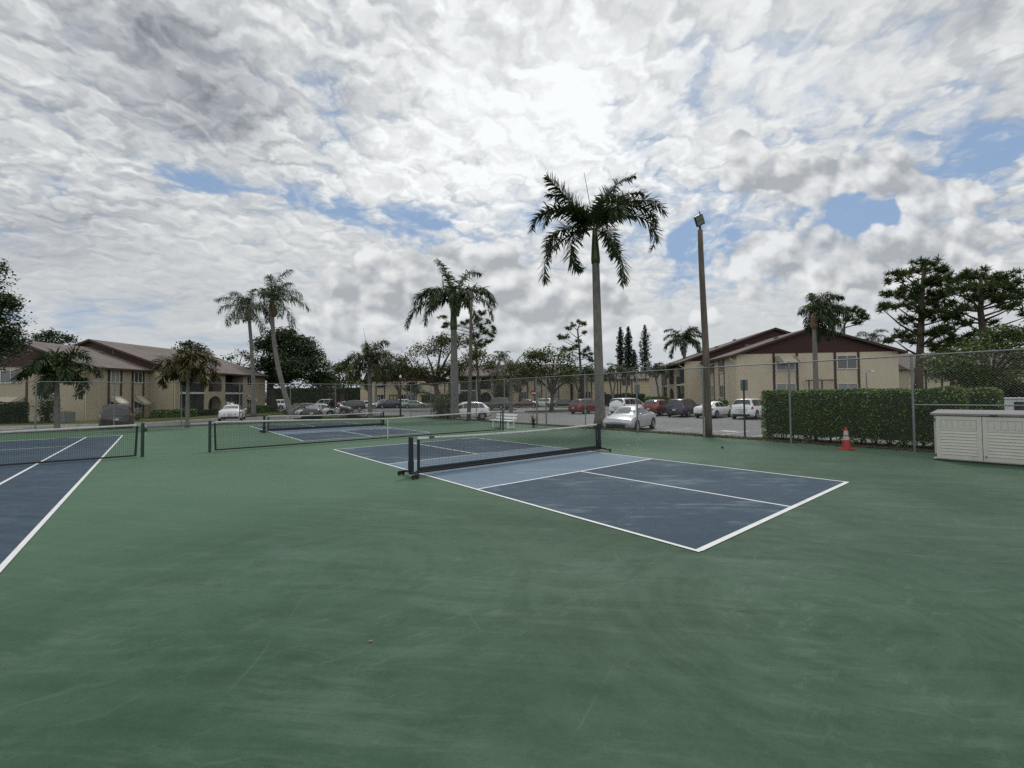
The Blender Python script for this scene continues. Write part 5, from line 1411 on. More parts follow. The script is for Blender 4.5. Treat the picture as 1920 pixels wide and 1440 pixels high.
def leaf_quads(centers, size, rng, up=.5, asp=.55):
    n = len(centers)
    nrm = rng.normal(size=(n, 3)); nrm[:, 2] = np.abs(nrm[:, 2]) + up; nrm /= np.linalg.norm(nrm, axis=1)[:, None]
    a = rng.normal(size=(n, 3)); a -= (a * nrm).sum(1)[:, None] * nrm; a /= np.linalg.norm(a, axis=1)[:, None]
    b = np.cross(nrm, a)
    s = (size * rng.uniform(.65, 1.3, n))[:, None]
    return np.stack([centers - a * s, centers - b * s * asp + a * s * .1, centers + a * s, centers + b * s * asp + a * s * .1], 1)
def tree(label, base, trunk, tr, blobs, leaf, lsize, clumps=30, per=34, crad=.55, seed=1, name='tree', group=None, limb_r=.35, bark_='bark', shell=.5, flat=.75, limbs=True, twigs=6):
    """trunk: polyline from the base; blobs: (centre, (rx, ry, rz), weight)"""
    rng = np.random.default_rng(seed); base = Vector(base)
    t = thing(name, label, 'tree', base, 0, group)
    tp = [Vector(p) - base for p in trunk]
    n = len(tp); mb = MB()
    MB_r = [tr * (1.25 if i == 0 else 1 - .45 * i / max(1, n - 1)) for i in range(n)]
    mb.tube(tp, MB_r, 10)
    mb.build('trunk', M[bark_], t, smooth=True)
    fork = tp[-1]; C_all = []; lm = MB()
    for (c, r, wgt) in blobs:
        c = Vector(c) - base; r = Vector(r)
        if limbs:
            st = fork if (c - fork).z > -.5 or n < 3 else tp[-2]
            mid = st.lerp(c, .5) + Vector((rng.normal(0, .25), rng.normal(0, .25), (c - st).length * .10)); 
            R0 = tr * limb_r
            lm.tube([st - (st - tp[max(0, n - 2)]).normalized() * .05, st.lerp(mid, .5) + Vector((0, 0, .1)), mid, mid.lerp(c, .6), c], [R0, R0 * .85, R0 * .65, R0 * .45, R0 * .25], 7)
        k = max(3, int(clumps * wgt))
        u = rng.normal(size=(k, 3)); u /= np.linalg.norm(u, axis=1)[:, None]; u[:, 2] = np.where(u[:, 2] < -.35, -u[:, 2] * .6, u[:, 2])
        rad = shell + (1 - shell) * rng.random(k) ** .6
        cc = np.array(c) + u * rad[:, None] * np.array(r)
        if limbs:
            for q in cc[:twigs]:
                q = Vector(q); mid = c.lerp(q, .55) + Vector((0, 0, .12))
                lm.tube([c, mid, q], [tr * limb_r * .25, tr * limb_r * .17, tr * limb_r * .07], 5)
        for q in cc:
            m_ = int(per * rng.uniform(.5, 1.4))
            C_all.append(q + np.clip(rng.normal(size=(m_, 3)), -1.7, 1.7) * np.array([crad, crad, crad * flat]))
    if limbs: lm.build('limbs', M[bark_], t, smooth=True)
    np_mesh('crown', leaf_quads(np.concatenate(C_all), lsize, rng), 4, M[leaf], t)
    return t
def px_blobs(lst, Y, depth=1.0):
    out = []
    for (cx, cy, rx, ry, *o) in lst:
        dy = o[0] if o else 0.0; wgt = o[1] if len(o) > 1 else 1.0
        c = at(cx, cy, Y + dy); k = (Y + dy) / F_PX
        out.append((c, (rx * k, rx * k * depth, ry * k), wgt))
    return out
tree('large dark oak behind the leaning queen palm', at(512, 772, 66), [at(512, 775, 66), at(508, 745, 66), at(506, 715, 66)], .75,
     px_blobs([(505, 655, 26, 30), (530, 635, 28, 18), (560, 650, 34, 24), (540, 672, 40, 26), (590, 690, 30, 22), (570, 705, 40, 18), (500, 690, 28, 20), (606, 716, 22, 16, 1), (520, 712, 24, 12), (550, 690, 34, 24, -3), (575, 670, 30, 22, 3)], 66), 'oak_leaf', .20, 40, 46, .62, 31, shell=.25)
tree('big spreading sea grape tree with curved low limb beside the royal palm', at(828, 768, 70), [at(828, 770, 70), at(822, 748, 70), at(817, 722, 70)], .62,
     px_blobs([(800, 665, 46, 26), (755, 688, 34, 22), (850, 650, 44, 26), (775, 705, 40, 16), (820, 700, 50, 20), (868, 690, 34, 26), (735, 705, 18, 13), (895, 672, 20, 22), (780, 735, 10, 5, 0, .3), (770, 727, 14, 6, 0, .4), (850, 712, 40, 14), (830, 640, 20, 10, 0, .6)], 70), 'seagrape_leaf', .18, 34, 34, .55, 33, shell=.3, limb_r=.42)
tree('round pale green tree with twisting trunks on the grass island', at(1034, 777, 58), [at(1034, 777, 58), at(1034, 758, 58), at(1037, 738, 58)], .32,
     px_blobs([(1010, 680, 26, 20), (1040, 668, 30, 16), (1060, 690, 22, 24), (990, 700, 20, 16), (1030, 700, 30, 14), (1065, 712, 18, 12), (1000, 668, 16, 8)], 58), 'fresh_leaf', .17, 22, 26, .5, 35, shell=.35, limb_r=.6)
tree('dark round tree at the far left edge beside the left building', at(-70, 800, 27), [at(-70, 800, 27), at(-68, 740, 27), at(-62, 690, 27)], .30,
     px_blobs([(-34, 560, 36, 40), (-4, 610, 32, 34), (-40, 520, 34, 36), (0, 655, 36, 30), (-70, 600, 60, 60), (8, 572, 22, 18), (-16, 505, 12, 20, 0, .6), (-60, 680, 60, 30), (10, 640, 20, 26)], 27), 'dark_leaf', .085, 38, 44, .30, 37, shell=.4)
tree('bushy green tree filling the right edge behind the hedge', at(1868, 775, 27), [at(1868, 775, 27), at(1866, 735, 27), at(1862, 705, 27)], .20,
     px_blobs([(1800, 690, 40, 28), (1850, 665, 50, 30), (1900, 650, 50, 30), (1930, 690, 50, 40), (1870, 705, 50, 30), (1780, 700, 26, 20), (1840, 720, 34, 14), (1950, 640, 40, 30), (1880, 630, 24, 14), (1760, 680, 20, 12, 2)], 27), 'fresh_leaf', .085, 34, 50, .34, 39, shell=.3)
tree('dark shrubby tree with thin trunks under the pines at right', at(1835, 770, 34), [at(1835, 772, 34), at(1832, 745, 34), at(1826, 725, 34)], .14,
     px_blobs([(1800, 705, 40, 14), (1850, 712, 40, 20), (1890, 735, 34, 26), (1920, 745, 30, 24)], 34), 'dark_leaf', .10, 40, 44, .36, 40, shell=.3)
tree('sparse dark tree behind the left building end', at(450, 760, 88), [at(452, 770, 88), at(450, 720, 88), at(447, 700, 88)], .40,
     px_blobs([(430, 672, 10, 6, 0, .5), (455, 664, 12, 6, 0, .6), (468, 676, 10, 10, 0, .6), (442, 690, 14, 8, 0, .6), (470, 695, 12, 10, 0, .8)], 88), 'dark_leaf', .22, 16, 18, .5, 41, shell=.4)
tree('tree top showing over the left building gable roof', at(97, 740, 75), [at(97, 760, 75), at(97, 660, 75)], .4, px_blobs([(75, 634, 16, 7, 0, .7), (100, 630, 18, 8, 0, .9), (122, 637, 14, 6, 0, .6), (97, 645, 34, 10)], 75), 'dark_leaf', .20, 24, 26, .5, 42, shell=.3)
tree('dark tree top showing behind the yellowing foxtail palm', at(360, 740, 82), [at(360, 760, 82), at(360, 665, 82)], .4, px_blobs([(352, 648, 12, 8, 0, .6), (372, 655, 16, 8, 0, .7), (385, 668, 14, 8, 0, .7), (345, 664, 18, 10)], 82), 'dark_leaf', .22, 22, 26, .5, 43, shell=.3)
tree('mid green tree between the oak and the shaggy palm', at(640, 762, 78), [at(640, 765, 78), at(642, 735, 78)], .35, px_blobs([(640, 700, 26, 22), (625, 720, 20, 16), (660, 718, 22, 20), (650, 690, 12, 8, 0, .5), (610, 712, 14, 16)], 78), 'fresh_leaf', .22, 30, 30, .6, 44, shell=.3)
tree('dark tree right of the shaggy palm by the centre gable', at(748, 758, 90), [at(748, 765, 90), at(748, 735, 90)], .4, px_blobs([(730, 690, 12, 10), (722, 705, 14, 10), (742, 696, 14, 9)], 90), 'dark_leaf', .24, 26, 26, .6, 45, shell=.3)
tree('green tree filling the gap left of the round pale tree', at(975, 760, 84), [at(975, 765, 84), at(975, 735, 84)], .35, px_blobs([(920, 690, 16, 16), (985, 690, 18, 14), (1005, 705, 18, 14), (930, 712, 14, 10)], 84), 'seagrape_leaf', .22, 24, 26, .6, 46, shell=.3)
tree('low green tree under the thin pine right of the island tree', at(1085, 758, 82), [at(1085, 765, 82), at(1085, 735, 82)], .3, px_blobs([(1075, 700, 14, 12), (1095, 706, 16, 12), (1110, 702, 12, 12), (1065, 712, 12, 10)], 82), 'fresh_leaf', .22, 22, 26, .6, 47, shell=.3)

# ---- pines
def pine(label, base, trunk, tr, tufts, Y, seed, needle=.5, per=46, name='pine_tree', spread=.5, dens=1.0):
    """slash pine: flat layered tufts on bare limbs. tufts: (px, py, rx, ry[, dY])"""
    rng = np.random.default_rng(seed); base = Vector(base)
    t = thing(name, label, 'pine tree', base)
    tp = [Vector(p) - base for p in trunk]; n = len(tp)
    rad = [tr * (1.2 if i == 0 else 1 - .72 * i / (n - 1)) for i in range(n)]
    MB().tube(tp, rad, 10).build('trunk', M['pine_bark'], t, smooth=True)
    lm = MB(); Q = []
    for (px, py, rx, ry, *o) in tufts:
        dy = (o[0] if o else rng.normal(0, 1.2)); c = at(px, py, Y + dy) - base; k = Y / F_PX
        # limb from the trunk a little below the tuft
        zt = c.z - .35 * math.hypot(c.x - tp[-1].x, c.y - tp[-1].y) - .2
        j = 0
        while j < n - 2 and tp[j + 1].z < zt: j += 1
        a, b = tp[j], tp[j + 1]; f = min(1, max(0, (zt - a.z) / max(.01, b.z - a.z))); st = a.lerp(b, f)
        mid = st.lerp(c, .55) + Vector((0, 0, -.12 * (c - st).length * .5))
        lm.tube([st, mid, c + Vector((0, 0, -ry * k * .4))], [tr * .30, tr * .20, tr * .09], 6)
        m = max(6, int(dens * rx * ry * k * k * 22))
        u = rng.normal(size=(m, 3)); u /= np.linalg.norm(u, axis=1)[:, None]; u *= (rng.random(m) ** .45 * rng.uniform(.9, 1.35, m))[:, None]
        cc = np.array(c) + u * np.array([rx * k, rx * k * .8, ry * k])
        for q in cc[:5]:
            lm.tube([c + Vector((0, 0, -ry * k * .4)), Vector(q)], [tr * .09, tr * .04], 4)
        for q in cc:
            d = rng.normal(size=(per, 3)); d[:, 2] = d[:, 2] * .8 + .55; d /= np.linalg.norm(d, axis=1)[:, None]
            l = (needle * rng.uniform(.6, 1.15, per))[:, None]
            w = np.cross(d, rng.normal(size=(per, 3))); w /= np.linalg.norm(w, axis=1)[:, None]; w *= needle * .075
            Q.append(np.stack([q - w, q + w, q + d * l + w * .5, q + d * l - w * .5], 1))
    lm.build('limbs', M['pine_bark'], t, smooth=True)
    np_mesh('crown', np.concatenate(Q), 4, M['pine_needle'], t)
    return t
pine('tall slash pine with layered crown right of the right building', at(1722, 770, 48), [at(1722, 775, 48), at(1723, 700, 48), at(1727, 620, 48), at(1728, 560, 48), at(1732, 515, 48), at(1735, 495, 48)], .42,
     [(1735, 494, 22, 8), (1755, 505, 18, 7), (1775, 508, 16, 6), (1695, 514, 22, 8), (1720, 510, 20, 8), (1760, 525, 20, 8), (1685, 525, 18, 6), (1740, 530, 26, 10), (1690, 548, 16, 6), (1672, 552, 22, 7), (1655, 577, 18, 8), (1682, 574, 20, 6), (1712, 545, 22, 9), (1755, 560, 24, 10), (1700, 598, 14, 10), (1722, 575, 16, 9), (1740, 590, 24, 9), (1690, 630, 22, 9), (1712, 622, 16, 10), (1680, 638, 16, 6), (1765, 598, 22, 9), (1745, 555, 26, 10), (1715, 640, 14, 6), (1745, 628, 16, 7), (1768, 618, 20, 10), (1700, 560, 16, 7)], 48, 51, .56, 34)
pine('broad slash pine at the right edge behind the bushy tree', at(1846, 770, 44), [at(1846, 775, 44), at(1848, 690, 44), at(1843, 620, 44), at(1838, 580, 44), at(1842, 545, 44), at(1838, 520, 44)], .40,
     [(1832, 514, 26, 8), (1862, 520, 28, 8), (1890, 522, 26, 8), (1800, 520, 24, 9), (1810, 540, 34, 10), (1850, 540, 34, 9), (1895, 538, 30, 9), (1780, 548, 26, 10), (1825, 560, 36, 10), (1870, 562, 30, 10), (1905, 560, 26, 9), (1770, 572, 26, 10), (1800, 580, 30, 10), (1895, 575, 20, 8), (1930, 545, 22, 12), (1815, 606, 18, 8), (1850, 606, 16, 6), (1830, 625, 20, 8), (1925, 590, 16, 10), (1790, 596, 22, 8), (1780, 525, 22, 8)], 44, 52, .56, 34)
pine('smaller pine clump between the two large pines', at(1786, 760, 52), [at(1786, 770, 52), at(1784, 700, 52), at(1783, 640, 52)], .22,
     [(1770, 625, 18, 10), (1790, 640, 26, 10), (1765, 648, 22, 9), (1810, 645, 20, 9), (1780, 665, 24, 10), (1750, 655, 18, 8)], 52, 53, .56, 34)
pine('flat topped pine behind the right gable roof', at(1580, 730, 74), [at(1580, 735, 74), at(1582, 640, 74), at(1583, 610, 74), at(1590, 596, 74)], .30,
     [(1570, 584, 20, 8), (1595, 582, 22, 8), (1612, 592, 16, 8), (1555, 592, 14, 7), (1590, 600, 16, 6), (1622, 600, 10, 4), (1605, 606, 12, 4)], 74, 54, .5, 40)
pine('thin slash pine with sparse tufts left of the royal palm trunk', at(1090, 755, 84), [at(1091, 765, 84), at(1089, 700, 84), at(1086, 650, 84), at(1083, 618, 84), at(1088, 604, 84)], .30,
     [(1088, 605, 8, 4), (1074, 610, 10, 4), (1064, 616, 9, 3), (1096, 609, 6, 4), (1060, 632, 12, 4), (1052, 635, 8, 3), (1094, 624, 5, 3), (1084, 640, 8, 3), (1072, 655, 14, 5), (1056, 656, 12, 5), (1094, 662, 10, 5), (1104, 668, 9, 6), (1085, 650, 8, 3), (1100, 655, 8, 4), (1108, 677, 5, 4)], 84, 55, .55, 34, dens=.75)
pine('round tufted pine behind the farther wooden pole', at(905, 745, 80), [at(900, 760, 80), at(896, 700, 80), at(890, 640, 80), at(886, 610, 80)], .32,
     [(830, 596, 8, 4), (840, 608, 6, 4), (834, 612, 5, 4), (905, 588, 10, 5), (895, 598, 10, 5), (914, 604, 6, 5), (910, 622, 10, 6), (922, 626, 8, 6), (900, 612, 8, 5), (878, 604, 8, 4), (866, 608, 9, 4), (890, 630, 10, 6), (916, 642, 8, 5), (902, 645, 12, 7), (880, 640, 10, 6), (926, 616, 5, 4)], 80, 56, .55, 36)
def norfolk(label, base, top, r, seed, dens=1.0):
    rng = np.random.default_rng(seed); base = Vector(base); rel = Vector(top) - base; H = rel.z
    t = thing('norfolk_pine', label, 'pine tree', base, 0, 'norfolk pines behind the flat wall building')
    MB().tube([(0, 0, 0), rel * .5, rel * .98], [.28, .2, .05], 8).build('trunk', M['bark'], t, smooth=True)
    Q = []; nl = int(H / .42)
    for i in range(nl):
        z = H * .12 + (H * .88) * i / nl; f = i / nl; R_ = r * (1 - f ** 4.5) * rng.uniform(.8, 1.05) + .10
        nb = 6
        for k in range(nb):
            a = k * 2 * math.pi / nb + rng.uniform(0, 1)
            L = R_ * rng.uniform(.7, 1.12); m = max(2, int(L * 9 * dens))
            s = rng.random(m); c = np.stack([rel.x * z / H + np.cos(a) * L * s, rel.y * z / H + np.sin(a) * L * s, z + .30 * L * s ** 2 + rng.normal(0, .05, m)], 1)
            n_ = 7
            cc = np.repeat(c, n_, 0); d = rng.normal(size=(len(cc), 3)); d[:, 2] += .7; d /= np.linalg.norm(d, axis=1)[:, None]
            w = np.cross(d, rng.normal(size=d.shape)); w /= np.linalg.norm(w, axis=1)[:, None]; w *= .035
            l = .26
            Q.append(np.stack([cc - w, cc + w, cc + d * l + w * .6, cc + d * l - w * .6], 1))
    np_mesh('crown', np.concatenate(Q), 4, M['norfolk_needle'], t)
norfolk('norfolk pine, left and denser of the row of three', at(1165, 745, 100), at(1163, 612, 100), 1.25, 61, 1.5)
norfolk('norfolk pine, close right neighbour of the densest one', at(1179, 745, 101), at(1178, 611, 101), 1.2, 62, 1.5)
norfolk('norfolk pine, slender one standing apart to the right', at(1210, 745, 98), at(1209, 608, 98), 1.45, 63, .9)
norfolk('norfolk pine, short young one between the taller ones', at(1190, 745, 96), at(1189, 655, 96), 1.1, 64, 1.3)

# ---- hedges and shrubs
def hedge(label, p0, rot, L, D, H, z0=-.1, n=9000, ls=.042, leaf='hedge_leaf', legs=True, seed=1, bot=.30, name='hedge', group=None):
    """clipped hedge, local x along it; leaves fill a rough shell around a dark core"""
    rng = np.random.default_rng(seed)
    t = thing(name, label, 'hedge', p0, rot, group)
    core = MB(); core.bx(.12, L - .12, .12, D - .12, z0 + bot + .12, z0 + H - .12)
    core.build('core', M['dark_leaf'], t)
    pts = []
    areas = [('f', L * (H - bot)), ('b', L * (H - bot) * .5), ('t', L * D), ('l', D * (H - bot)), ('r', D * (H - bot))]
    tot = sum(a for _, a in areas)
    for k, a in areas:
        m = int(n * a / tot); u, v = rng.random(m), rng.random(m); ins = rng.exponential(.045, m) - .02
        z = z0 + bot + (H - bot) * v
        P = {'f': (u * L, ins, z), 'b': (u * L, D - ins, z), 't': (u * L, v * D, z0 + H - ins), 'l': (ins, u * D, z), 'r': (L - ins, u * D, z)}[k]
        pts.append(np.stack(P, 1))
    P = np.concatenate(pts)
    bump = rng.normal(0, .018, len(P)) + .05 * np.sin(P[:, 0] * 2.3 + 1) + .04 * np.sin(P[:, 0] * 5.1) + .035 * np.sin(P[:, 2] * 4 + P[:, 0] * 3)
    P[:, 1] += bump; P[:, 2] += .4 * bump + np.where(P[:, 2] < z0 + bot + .3, -rng.random(len(P)) * .16 * (np.sin(P[:, 0] * 4.7) + .6), 0)
    # rounded shoulders
    cz = np.clip((P[:, 2] - (z0 + H - .25)) / .25, 0, 1); P[:, 1] += np.where(P[:, 1] < D / 2, 1, -1) * .10 * cz ** 2
    cx0 = np.clip((.2 - P[:, 0]) / .2, 0, 1); P[:, 2] -= .08 * cx0 * cz
    np_mesh('foliage', leaf_quads(P, ls, rng, up=.25, asp=.6), 4, M[leaf], t)
    if legs:
        st = MB()
        for i in range(int(L / .42)):
            x = .2 + i * .42 + rng.uniform(-.1, .1); y = D * .35 + rng.uniform(-.15, .2)
            for q in range(3): st.tube([(x, y, z0 - .1), (x + rng.normal(0, .06), y, z0 + .2), (x + rng.normal(0, .16), y + rng.normal(0, .1), z0 + .65)], [.03, .024, .015], 5)
        st.build('stems', M['bark'], t)
    return t
hr = CROT + math.pi / 2
# local x runs along +u, local y toward the court (-v)
hedge('long clipped green hedge behind the fence, nearest the storage box', CF(15.35, -1.0, 0), hr, 5.75, 1.15, 2.02, z0=-.1, n=23000, ls=.040, seed=71, bot=.20)
hedge('lower clipped hedge end rising behind the long hedge at right', CF(17.6, -1.65, 0), hr, 2.5, 1.2, 2.02, z0=-.14, n=7000, ls=.045, seed=72, legs=False)
for k, (px, py, Y, L, H, lab) in enumerate(((295, 789, 46.0, 1.5, 1.1, 'clipped bush by the corner of the left building'), (334, 788, 47.2, 2.3, 1.15, 'low hedge under the left balcony of the left building'), (372, 786, 51, 3.0, 1.05, 'dark low hedge before the arches of the left building'), (480, 776, 60, 2.6, 1.1, 'low hedge at the far corner of the left building'), (-8, 797, 37, 2.2, 1.9, 'dark clipped bush at the far left edge'))):
    hedge(lab, at(px, py, Y) * 1.0, R(80), L, 1.0, H, z0=0, n=2600, ls=.07, seed=80 + k, legs=False, bot=.05, name='bush', leaf='dark_leaf' if k in (2, 4) else 'hedge_leaf')
hedge('long dark hedge far behind the left parked cars', at(505, 756, 96), R(2), 21, 2.0, 3.4, z0=-.2, n=9000, ls=.16, seed=90, legs=False, bot=.05, leaf='dark_leaf')
hedge('low hedge along the foot of the flat wall building', at(1137, 757, 80), R(2), 7.2, 1.2, 2.0, z0=-.3, n=3000, ls=.12, seed=91, legs=False, bot=.05, leaf='dark_leaf')
hedge('low hedge along the foot of the centre gable building', at(790, 754, 88), R(0), 9, 1.2, 1.7, z0=-.2, n=3000, ls=.12, seed=92, legs=False, bot=.05, leaf='dark_leaf')
hedge('low hedge before the side windows of the right building', at(1368, 768, 42.5), R(96), 2.8, 1.0, 1.2, z0=-.3, n=2400, ls=.07, seed=93, legs=False, bot=.05)
hedge('low hedge behind the navy suv at the right building', at(1255, 762, 56), R(94), 6, 1.0, 1.5, z0=-.3, n=2600, ls=.09, seed=94, legs=False, bot=.05)
def shrub(label, base, r, h, leaf, n=1400, ls=.06, seed=1, name='shrub', stems=7, op=.5):
    rng = np.random.default_rng(seed); t = thing(name, label, 'shrub', base)
    st = MB(); P = []
    for i in range(stems):
        a = rng.uniform(0, 6.28); rr = r * rng.uniform(.2, .8); tip = Vector((math.cos(a) * rr, math.sin(a) * rr, h * rng.uniform(.6, 1)))
        st.tube([(0, 0, 0), (tip.x * .4, tip.y * .4, tip.z * .55), tip], [.03, .02, .008], 5)
        m = n // stems; s = rng.random(m) ** .6
        P.append(np.stack([tip.x * s, tip.y * s, tip.z * s], 1) + rng.normal(size=(m, 3)) * np.array([r * .28, r * .28, h * .14]))
    st.build('stems', M['bark'], t)
    P = np.concatenate(P); P[:, 2] = np.abs(P[:, 2])
    np_mesh('foliage', leaf_quads(P, ls, rng, up=op), 4, M[leaf], t)
    return t
shrub('loose oleander shrub at the fence left of the royal palm', at(825, 786, 37.5), .95, 2.1, 'fresh_leaf', 1500, .075, 101, stems=11)
shrub('loose shrub beside it, against the royal palm trunk', at(838, 786, 38), .8, 1.9, 'seagrape_leaf', 1000, .075, 102, stems=9)
shrub('red leaved cordyline shrub among the left parked cars', at(624, 782, 49), .75, 2.3, 'red_leaf', 900, .12, 103, stems=8)
shrub('low dark red shrub on the grass island', at(660, 783, 44), 1.7, .6, 'red_leaf', 900, .08, 104, stems=12)
shrub('round grey green tree shrub before the arched balcony of the centre building', at(940, 757, 82), 2.6, 5.2, 'seagrape_leaf', 2600, .17, 105, stems=12)
shrub('scrubby bare bush under the second awning of the left building', at(257, 790, 41.5), .7, 1.1, 'dark_leaf', 260, .07, 106, stems=9)
shrub('dark shrub beside the short foxtail palm at the wall', at(88, 792, 38.5), .9, 2.2, 'dark_leaf', 1300, .09, 107, stems=9)
# spiky yucca by the gate
t = thing('yucca_plant', 'spiky half dry yucca growing beside the gate post', 'plant', at(1000, 800.5, 25.6)); rng = np.random.default_rng(5); Q = []
for i in range(60):
    a = rng.uniform(0, 6.28); e = rng.uniform(.35, 1.45); l = rng.uniform(.35, .62); z = rng.uniform(.05, .32)
    d = np.array([math.cos(a) * math.cos(e), math.sin(a) * math.cos(e), math.sin(e)]); s = np.array([-math.sin(a), math.cos(a), 0]) * .016; o = np.array([0, 0, z])
    d2 = d + np.array([0, 0, -.25]); d2 /= np.linalg.norm(d2)
    Q.append([o - s, o + s, o + d * l * .6 + s, o + d * l * .6 - s]); Q.append([o + d * l * .6 - s, o + d * l * .6 + s, o + d * l * .6 + d2 * l * .4 + s * .1, o + d * l * .6 + d2 * l * .4 - s * .1])
np_mesh('leaves', np.array(Q), 4, M['palm_leaf_tan'], t); MB().tube([(0, 0, -.1), (.02, 0, .35)], [.06, .05], 8).build('stem', M['bark'], t)

# far-off wood closing the horizon between the buildings
rng = np.random.default_rng(77); P = []
for (x0, x1, y, h) in ((-180, -62, 120, 7.5), (-75, -30, 112, 8.5), (-40, 10, 125, 8.0), (8, 60, 122, 7.0), (55, 110, 100, 7.5), (100, 190, 110, 8), (-190, -80, 70, 7)):
    n = int((x1 - x0) * 55); x = rng.uniform(x0, x1, n); hh = h * (.62 + .25 * np.sin(x * .21) + .14 * np.sin(x * .83 + 1) + .08 * np.sin(x * 2.3))
    P.append(np.stack([x, y + rng.normal(0, 2.5, n), -.3 + hh * rng.random(n) ** .7], 1))
o = np_mesh('distant_trees', leaf_quads(np.concatenate(P), .42, rng, up=.3), 4, M['oak_leaf']); tag(o, kind='stuff')

# ---- grass tufts, leaf litter (nobody could count them)
def blades(name, region, n, h, mat, seed, w=.006):
    rng = np.random.default_rng(seed); P = region(rng, n)
    a = rng.uniform(0, 6.28, n); hh = h * rng.uniform(.4, 1.2, n); dx = np.cos(a) * w; dy = np.sin(a) * w
    lean = rng.normal(0, .35, (n, 2)) * hh[:, None]
    V = np.zeros((n, 3, 3)); V[:, 0] = P - np.stack([dx, dy, 0 * dx], 1); V[:, 1] = P + np.stack([dx, dy, 0 * dx], 1)
    V[:, 2] = P + np.stack([lean[:, 0], lean[:, 1], hh], 1)
    o = np_mesh(name, V, 3, mat); tag(o, kind='stuff'); return o
def strip_pts(v0, v1, u0, u1, patchy=True):
    def f(rng, n):
        v = v0 + (v1 - v0) * rng.random(n); u = rng.uniform(u0, u1, n)
        if patchy:
            keep = (np.sin(u * 1.7) + np.sin(u * 4.1 + 1) + np.sin(v * 5)) * .3 + rng.random(n) > .35
            v, u = np.where(keep, v, v0 + .1 * (v1 - v0)), u
        z = -.012 - .02 * (v - 13.45)
        return np.stack([CO[0] + v * SV[0] + u * SU[0], CO[1] + v * SV[1] + u * SU[1], np.minimum(z, 0.0)], 1)
    return f
M['blade'] = leaf_mat('grass_blade', (.035, .050, .012), (.115, .120, .040), .7, .2)
M['blade_dry'] = leaf_mat('dry_blade', (.10, .075, .035), (.20, .16, .085), .8, .2)
blades('grass', strip_pts(13.42, 14.6, 4.6, 34), 30000, .09, M['blade'], 1)
blades('dry_grass', strip_pts(13.42, 14.6, 3.5, 34), 14000, .06, M['blade_dry'], 2)
def back(rng, n):
    v = rng.uniform(-24, 13, n); u = rng.uniform(34.3, 35.5, n)
    return np.stack([CO[0] + v * SV[0] + u * SU[0], CO[1] + v * SV[1] + u * SU[1], -.012 - .01 * (u - 34.35)], 1)
blades('grass', back, 9000, .10, M['blade'], 3, .012)
rng = np.random.default_rng(9); n = 2600
v = 13.2 + rng.gamma(2.0, .28, n); u = rng.uniform(-5, 9, n); u = np.where(rng.random(n) < .75, u, rng.uniform(-5, 30, n)); v = np.where(rng.random(n) < .02, 13.1 - rng.exponential(.25, n), v)
v = np.minimum(v, 15.0); z = np.where(v < 13.45, .006, .012)
ex = rng.random((34, 2)); v = np.concatenate([v, -6 + 17 * ex[:, 0]]); u = np.concatenate([u, -2.5 + 12 * ex[:, 1] ** 1.5]); z = np.concatenate([z, np.full(34, .012)])
lsz = np.concatenate([np.full(n, .035), rng.uniform(.006, .016, 34)])
M['litter'] = leaf_mat('leaf_litter', (.05, .028, .016), (.19, .11, .06), .8, 0)
o = np_mesh('leaf_litter', leaf_quads(np.stack([CO[0] + v * SV[0] + u * SU[0], CO[1] + v * SV[1] + u * SU[1], z], 1), lsz, rng, up=2.5), 4, M['litter']); tag(o, kind='stuff')
# ------------------------------------------------------------------ signs, lamps, cabinets
M['sign_back'] = pmat('sign_back', (.17, .19, .18), .1, 5, .5, metal=.3, dirt=.2)
M['sign_post'] = pmat('green_sign_post', (.018, .035, .030), .2, 10, .6)
M['sign_red'] = pmat('sign_red', (.22, .022, .022), .15, 6, .5)
M['sign_white'] = pmat('sign_white', (.60, .58, .54), .06, 6, .5)
M['cab'] = pmat('cabinet_white', (.55, .57, .58), .06, 4, .5, dirt=.15)
M['lamp_white'] = pmat('lamp_white', (.65, .66, .66), .05, 6, .4)
def parking_sign(label, px, pyb, Y, top_py, group):
    b = at(px, pyb, Y); tp = at(px, top_py, Y); h = tp.z - b.z
    t = thing('parking_sign', label, 'sign', b, CROT + math.pi / 2, group)
    MB().bx(-.028, .028, -.028, .028, -.1, h).build('post', M['sign_post'], t)
    s = MB(); s.bx(-.155, .155, -.036, -.030, h - .47, h + .0); s.build('sign_plate', M['sign_back'], t, bevel=.002)
    for z in (h - .10, h - .38): MB().tube([(0, -.045, z), (0, .034, z)], .012, 6).build('bolt', M['galv'], t)
parking_sign('back of a parking sign on a dark post, close left of the hedge', 1397, 824, 18.9, 712, 'parking signs seen from behind')
parking_sign('back of a parking sign beside the silver sedan windows', 1195.5, 812, 22.6, 721, 'parking signs seen from behind')
b = at(1001.5, 776, 52)
t = thing('no_entry_sign', 'round red no-entry sign with pale bar on a post left of the gate', 'sign', b)
h = at(1001.5, 737, 52).z - b.z
MB().tube([(0, 0, -.1), (0, 0, h + .1)], .03, 8).build('post', M['sign_back'], t)
d = MB().lathe([(0, -.045), (.38, -.045), (.38, -.035), (0, -.035)], 28, 'y', (0, 0, h)).build('disc', M['sign_red'], t)
MB().bx(-.26, .26, -.052, -.047, h - .06, h + .06).build('bar', M['sign_white'], d)
b = at(707, 776, 60); h = at(707, 747, 60).z - b.z
t = thing('road_sign', 'back of a round road sign on a thin post right of the shaggy palm', 'sign', b)
MB().tube([(0, 0, -.1), (0, 0, h + .1)], .028, 8).build('post', M['sign_back'], t)
MB().lathe([(0, -.04), (.36, -.04), (.36, -.032), (0, -.032)], 8, 'y', (0, 0, h)).build('disc', M['sign_back'], t)
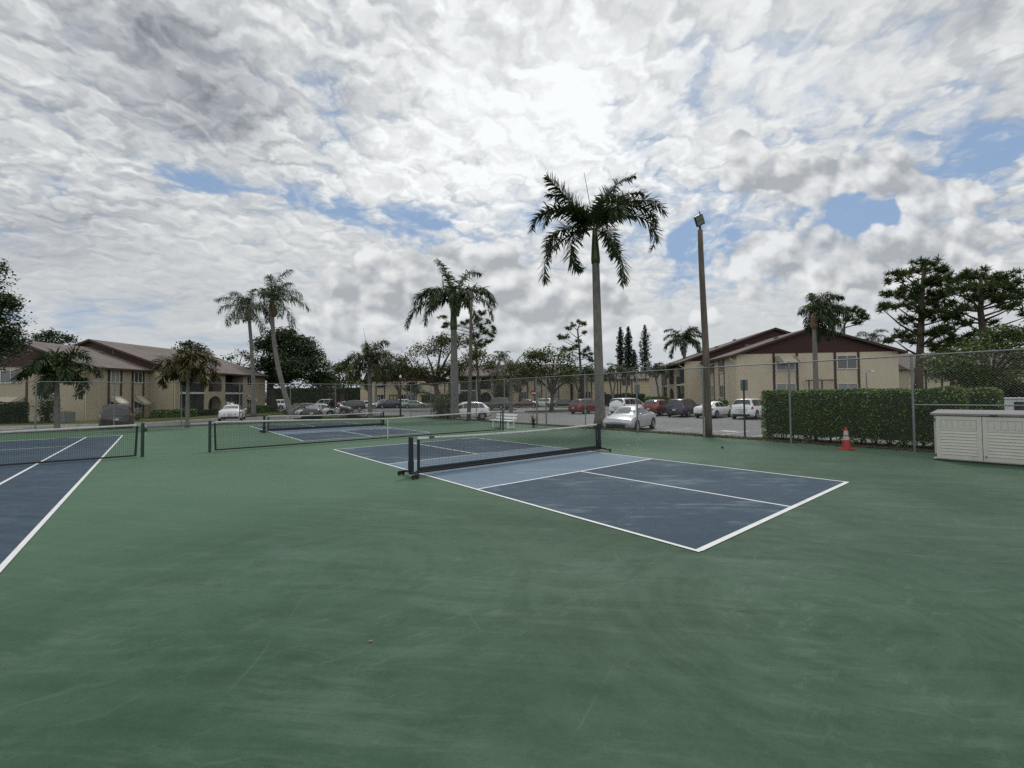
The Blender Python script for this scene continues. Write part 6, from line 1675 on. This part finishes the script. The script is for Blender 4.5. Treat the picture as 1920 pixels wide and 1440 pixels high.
# thin lot lamp with white finial and street lamp at the right gable
b = at(751, 783, 41); h = at(749.5, 702, 41).z - b.z
t = thing('lamp_post', 'thin dark lamp post with white cap left of the spreading tree', 'lamp post', b)
MB().tube([(0, 0, -.1), (0, 0, .5), (0, 0, h - .35)], [.10, .085, .07], 10).build('post', M['bronze'], t)
MB().lathe([(.05, h - .36), (.11, h - .30), (.11, h - .16), (.03, h - .08), (0, h)], 12).build('lamp_cap', M['lamp_white'], t, smooth=True)
b = at(1626.5, 765, 33); h = at(1626.5, 697, 33).z - b.z
t = thing('street_lamp', 'small hooked street lamp before the right end of the gable wall', 'lamp post', b)
MB().tube([(0, 0, -.1), (0, 0, h - .2), (.03, 0, h - .04), (.15, 0, h + .03), (.34, 0, h + .04)], [.045, .035, .03, .025, .02], 8).build('post', M['galv'], t)
MB().lathe([(0, .05), (.09, .03), (.17, -.03), (.15, -.06), (0, -.07)], 14, 'z', (.46, 0, h + .03)).build('lamp_shade', M['lamp_white'], t, smooth=True)
# white utility cabinet at the right edge behind the fence
b = at(1903, 790, 19.5)
t = thing('utility_cabinet', 'white utility cabinet with dark door behind the fence at the right edge', 'cabinet', (b.x, b.y, LZ), CROT + math.pi / 2)
MB().bx(-.75, .55, 0, .7, 0, 1.72).build('body', M['cab'], t, bevel=.02)
MB().bx(-.62, -.02, .701, .72, .15, 1.6).build('door', M['door_green'], t)
MB().bx(-.80, .60, -.05, .75, 1.721, 1.78).build('lid', M['cab'], t, bevel=.01)
# ac unit at left building, utility posts
b = at(122, 792, 39)
t = thing('air_conditioner', 'grey air conditioning unit at the left building wall behind the short palm', 'air conditioner', b, R(-8))
MB().bx(-.5, .5, -.45, .45, 0, .95).build('body', M['sign_back'], t, bevel=.02)
MB().lathe([(.40, .952), (.40, .97), (.05, .985), (0, .985)], 20).build('fan_grille', M['black'], t)
t = thing('picnic_post', 'grey wooden post with short cross arm left of the royal palm', 'post', at(834, 756, 75))
MB().bx(-.08, .08, -.08, .08, -.2, 3.6).build('post', M['pole_wood'], t); MB().bx(-.55, .55, -.07, .07, 3.6, 3.85).build('cross_arm', M['pole_wood'], t)
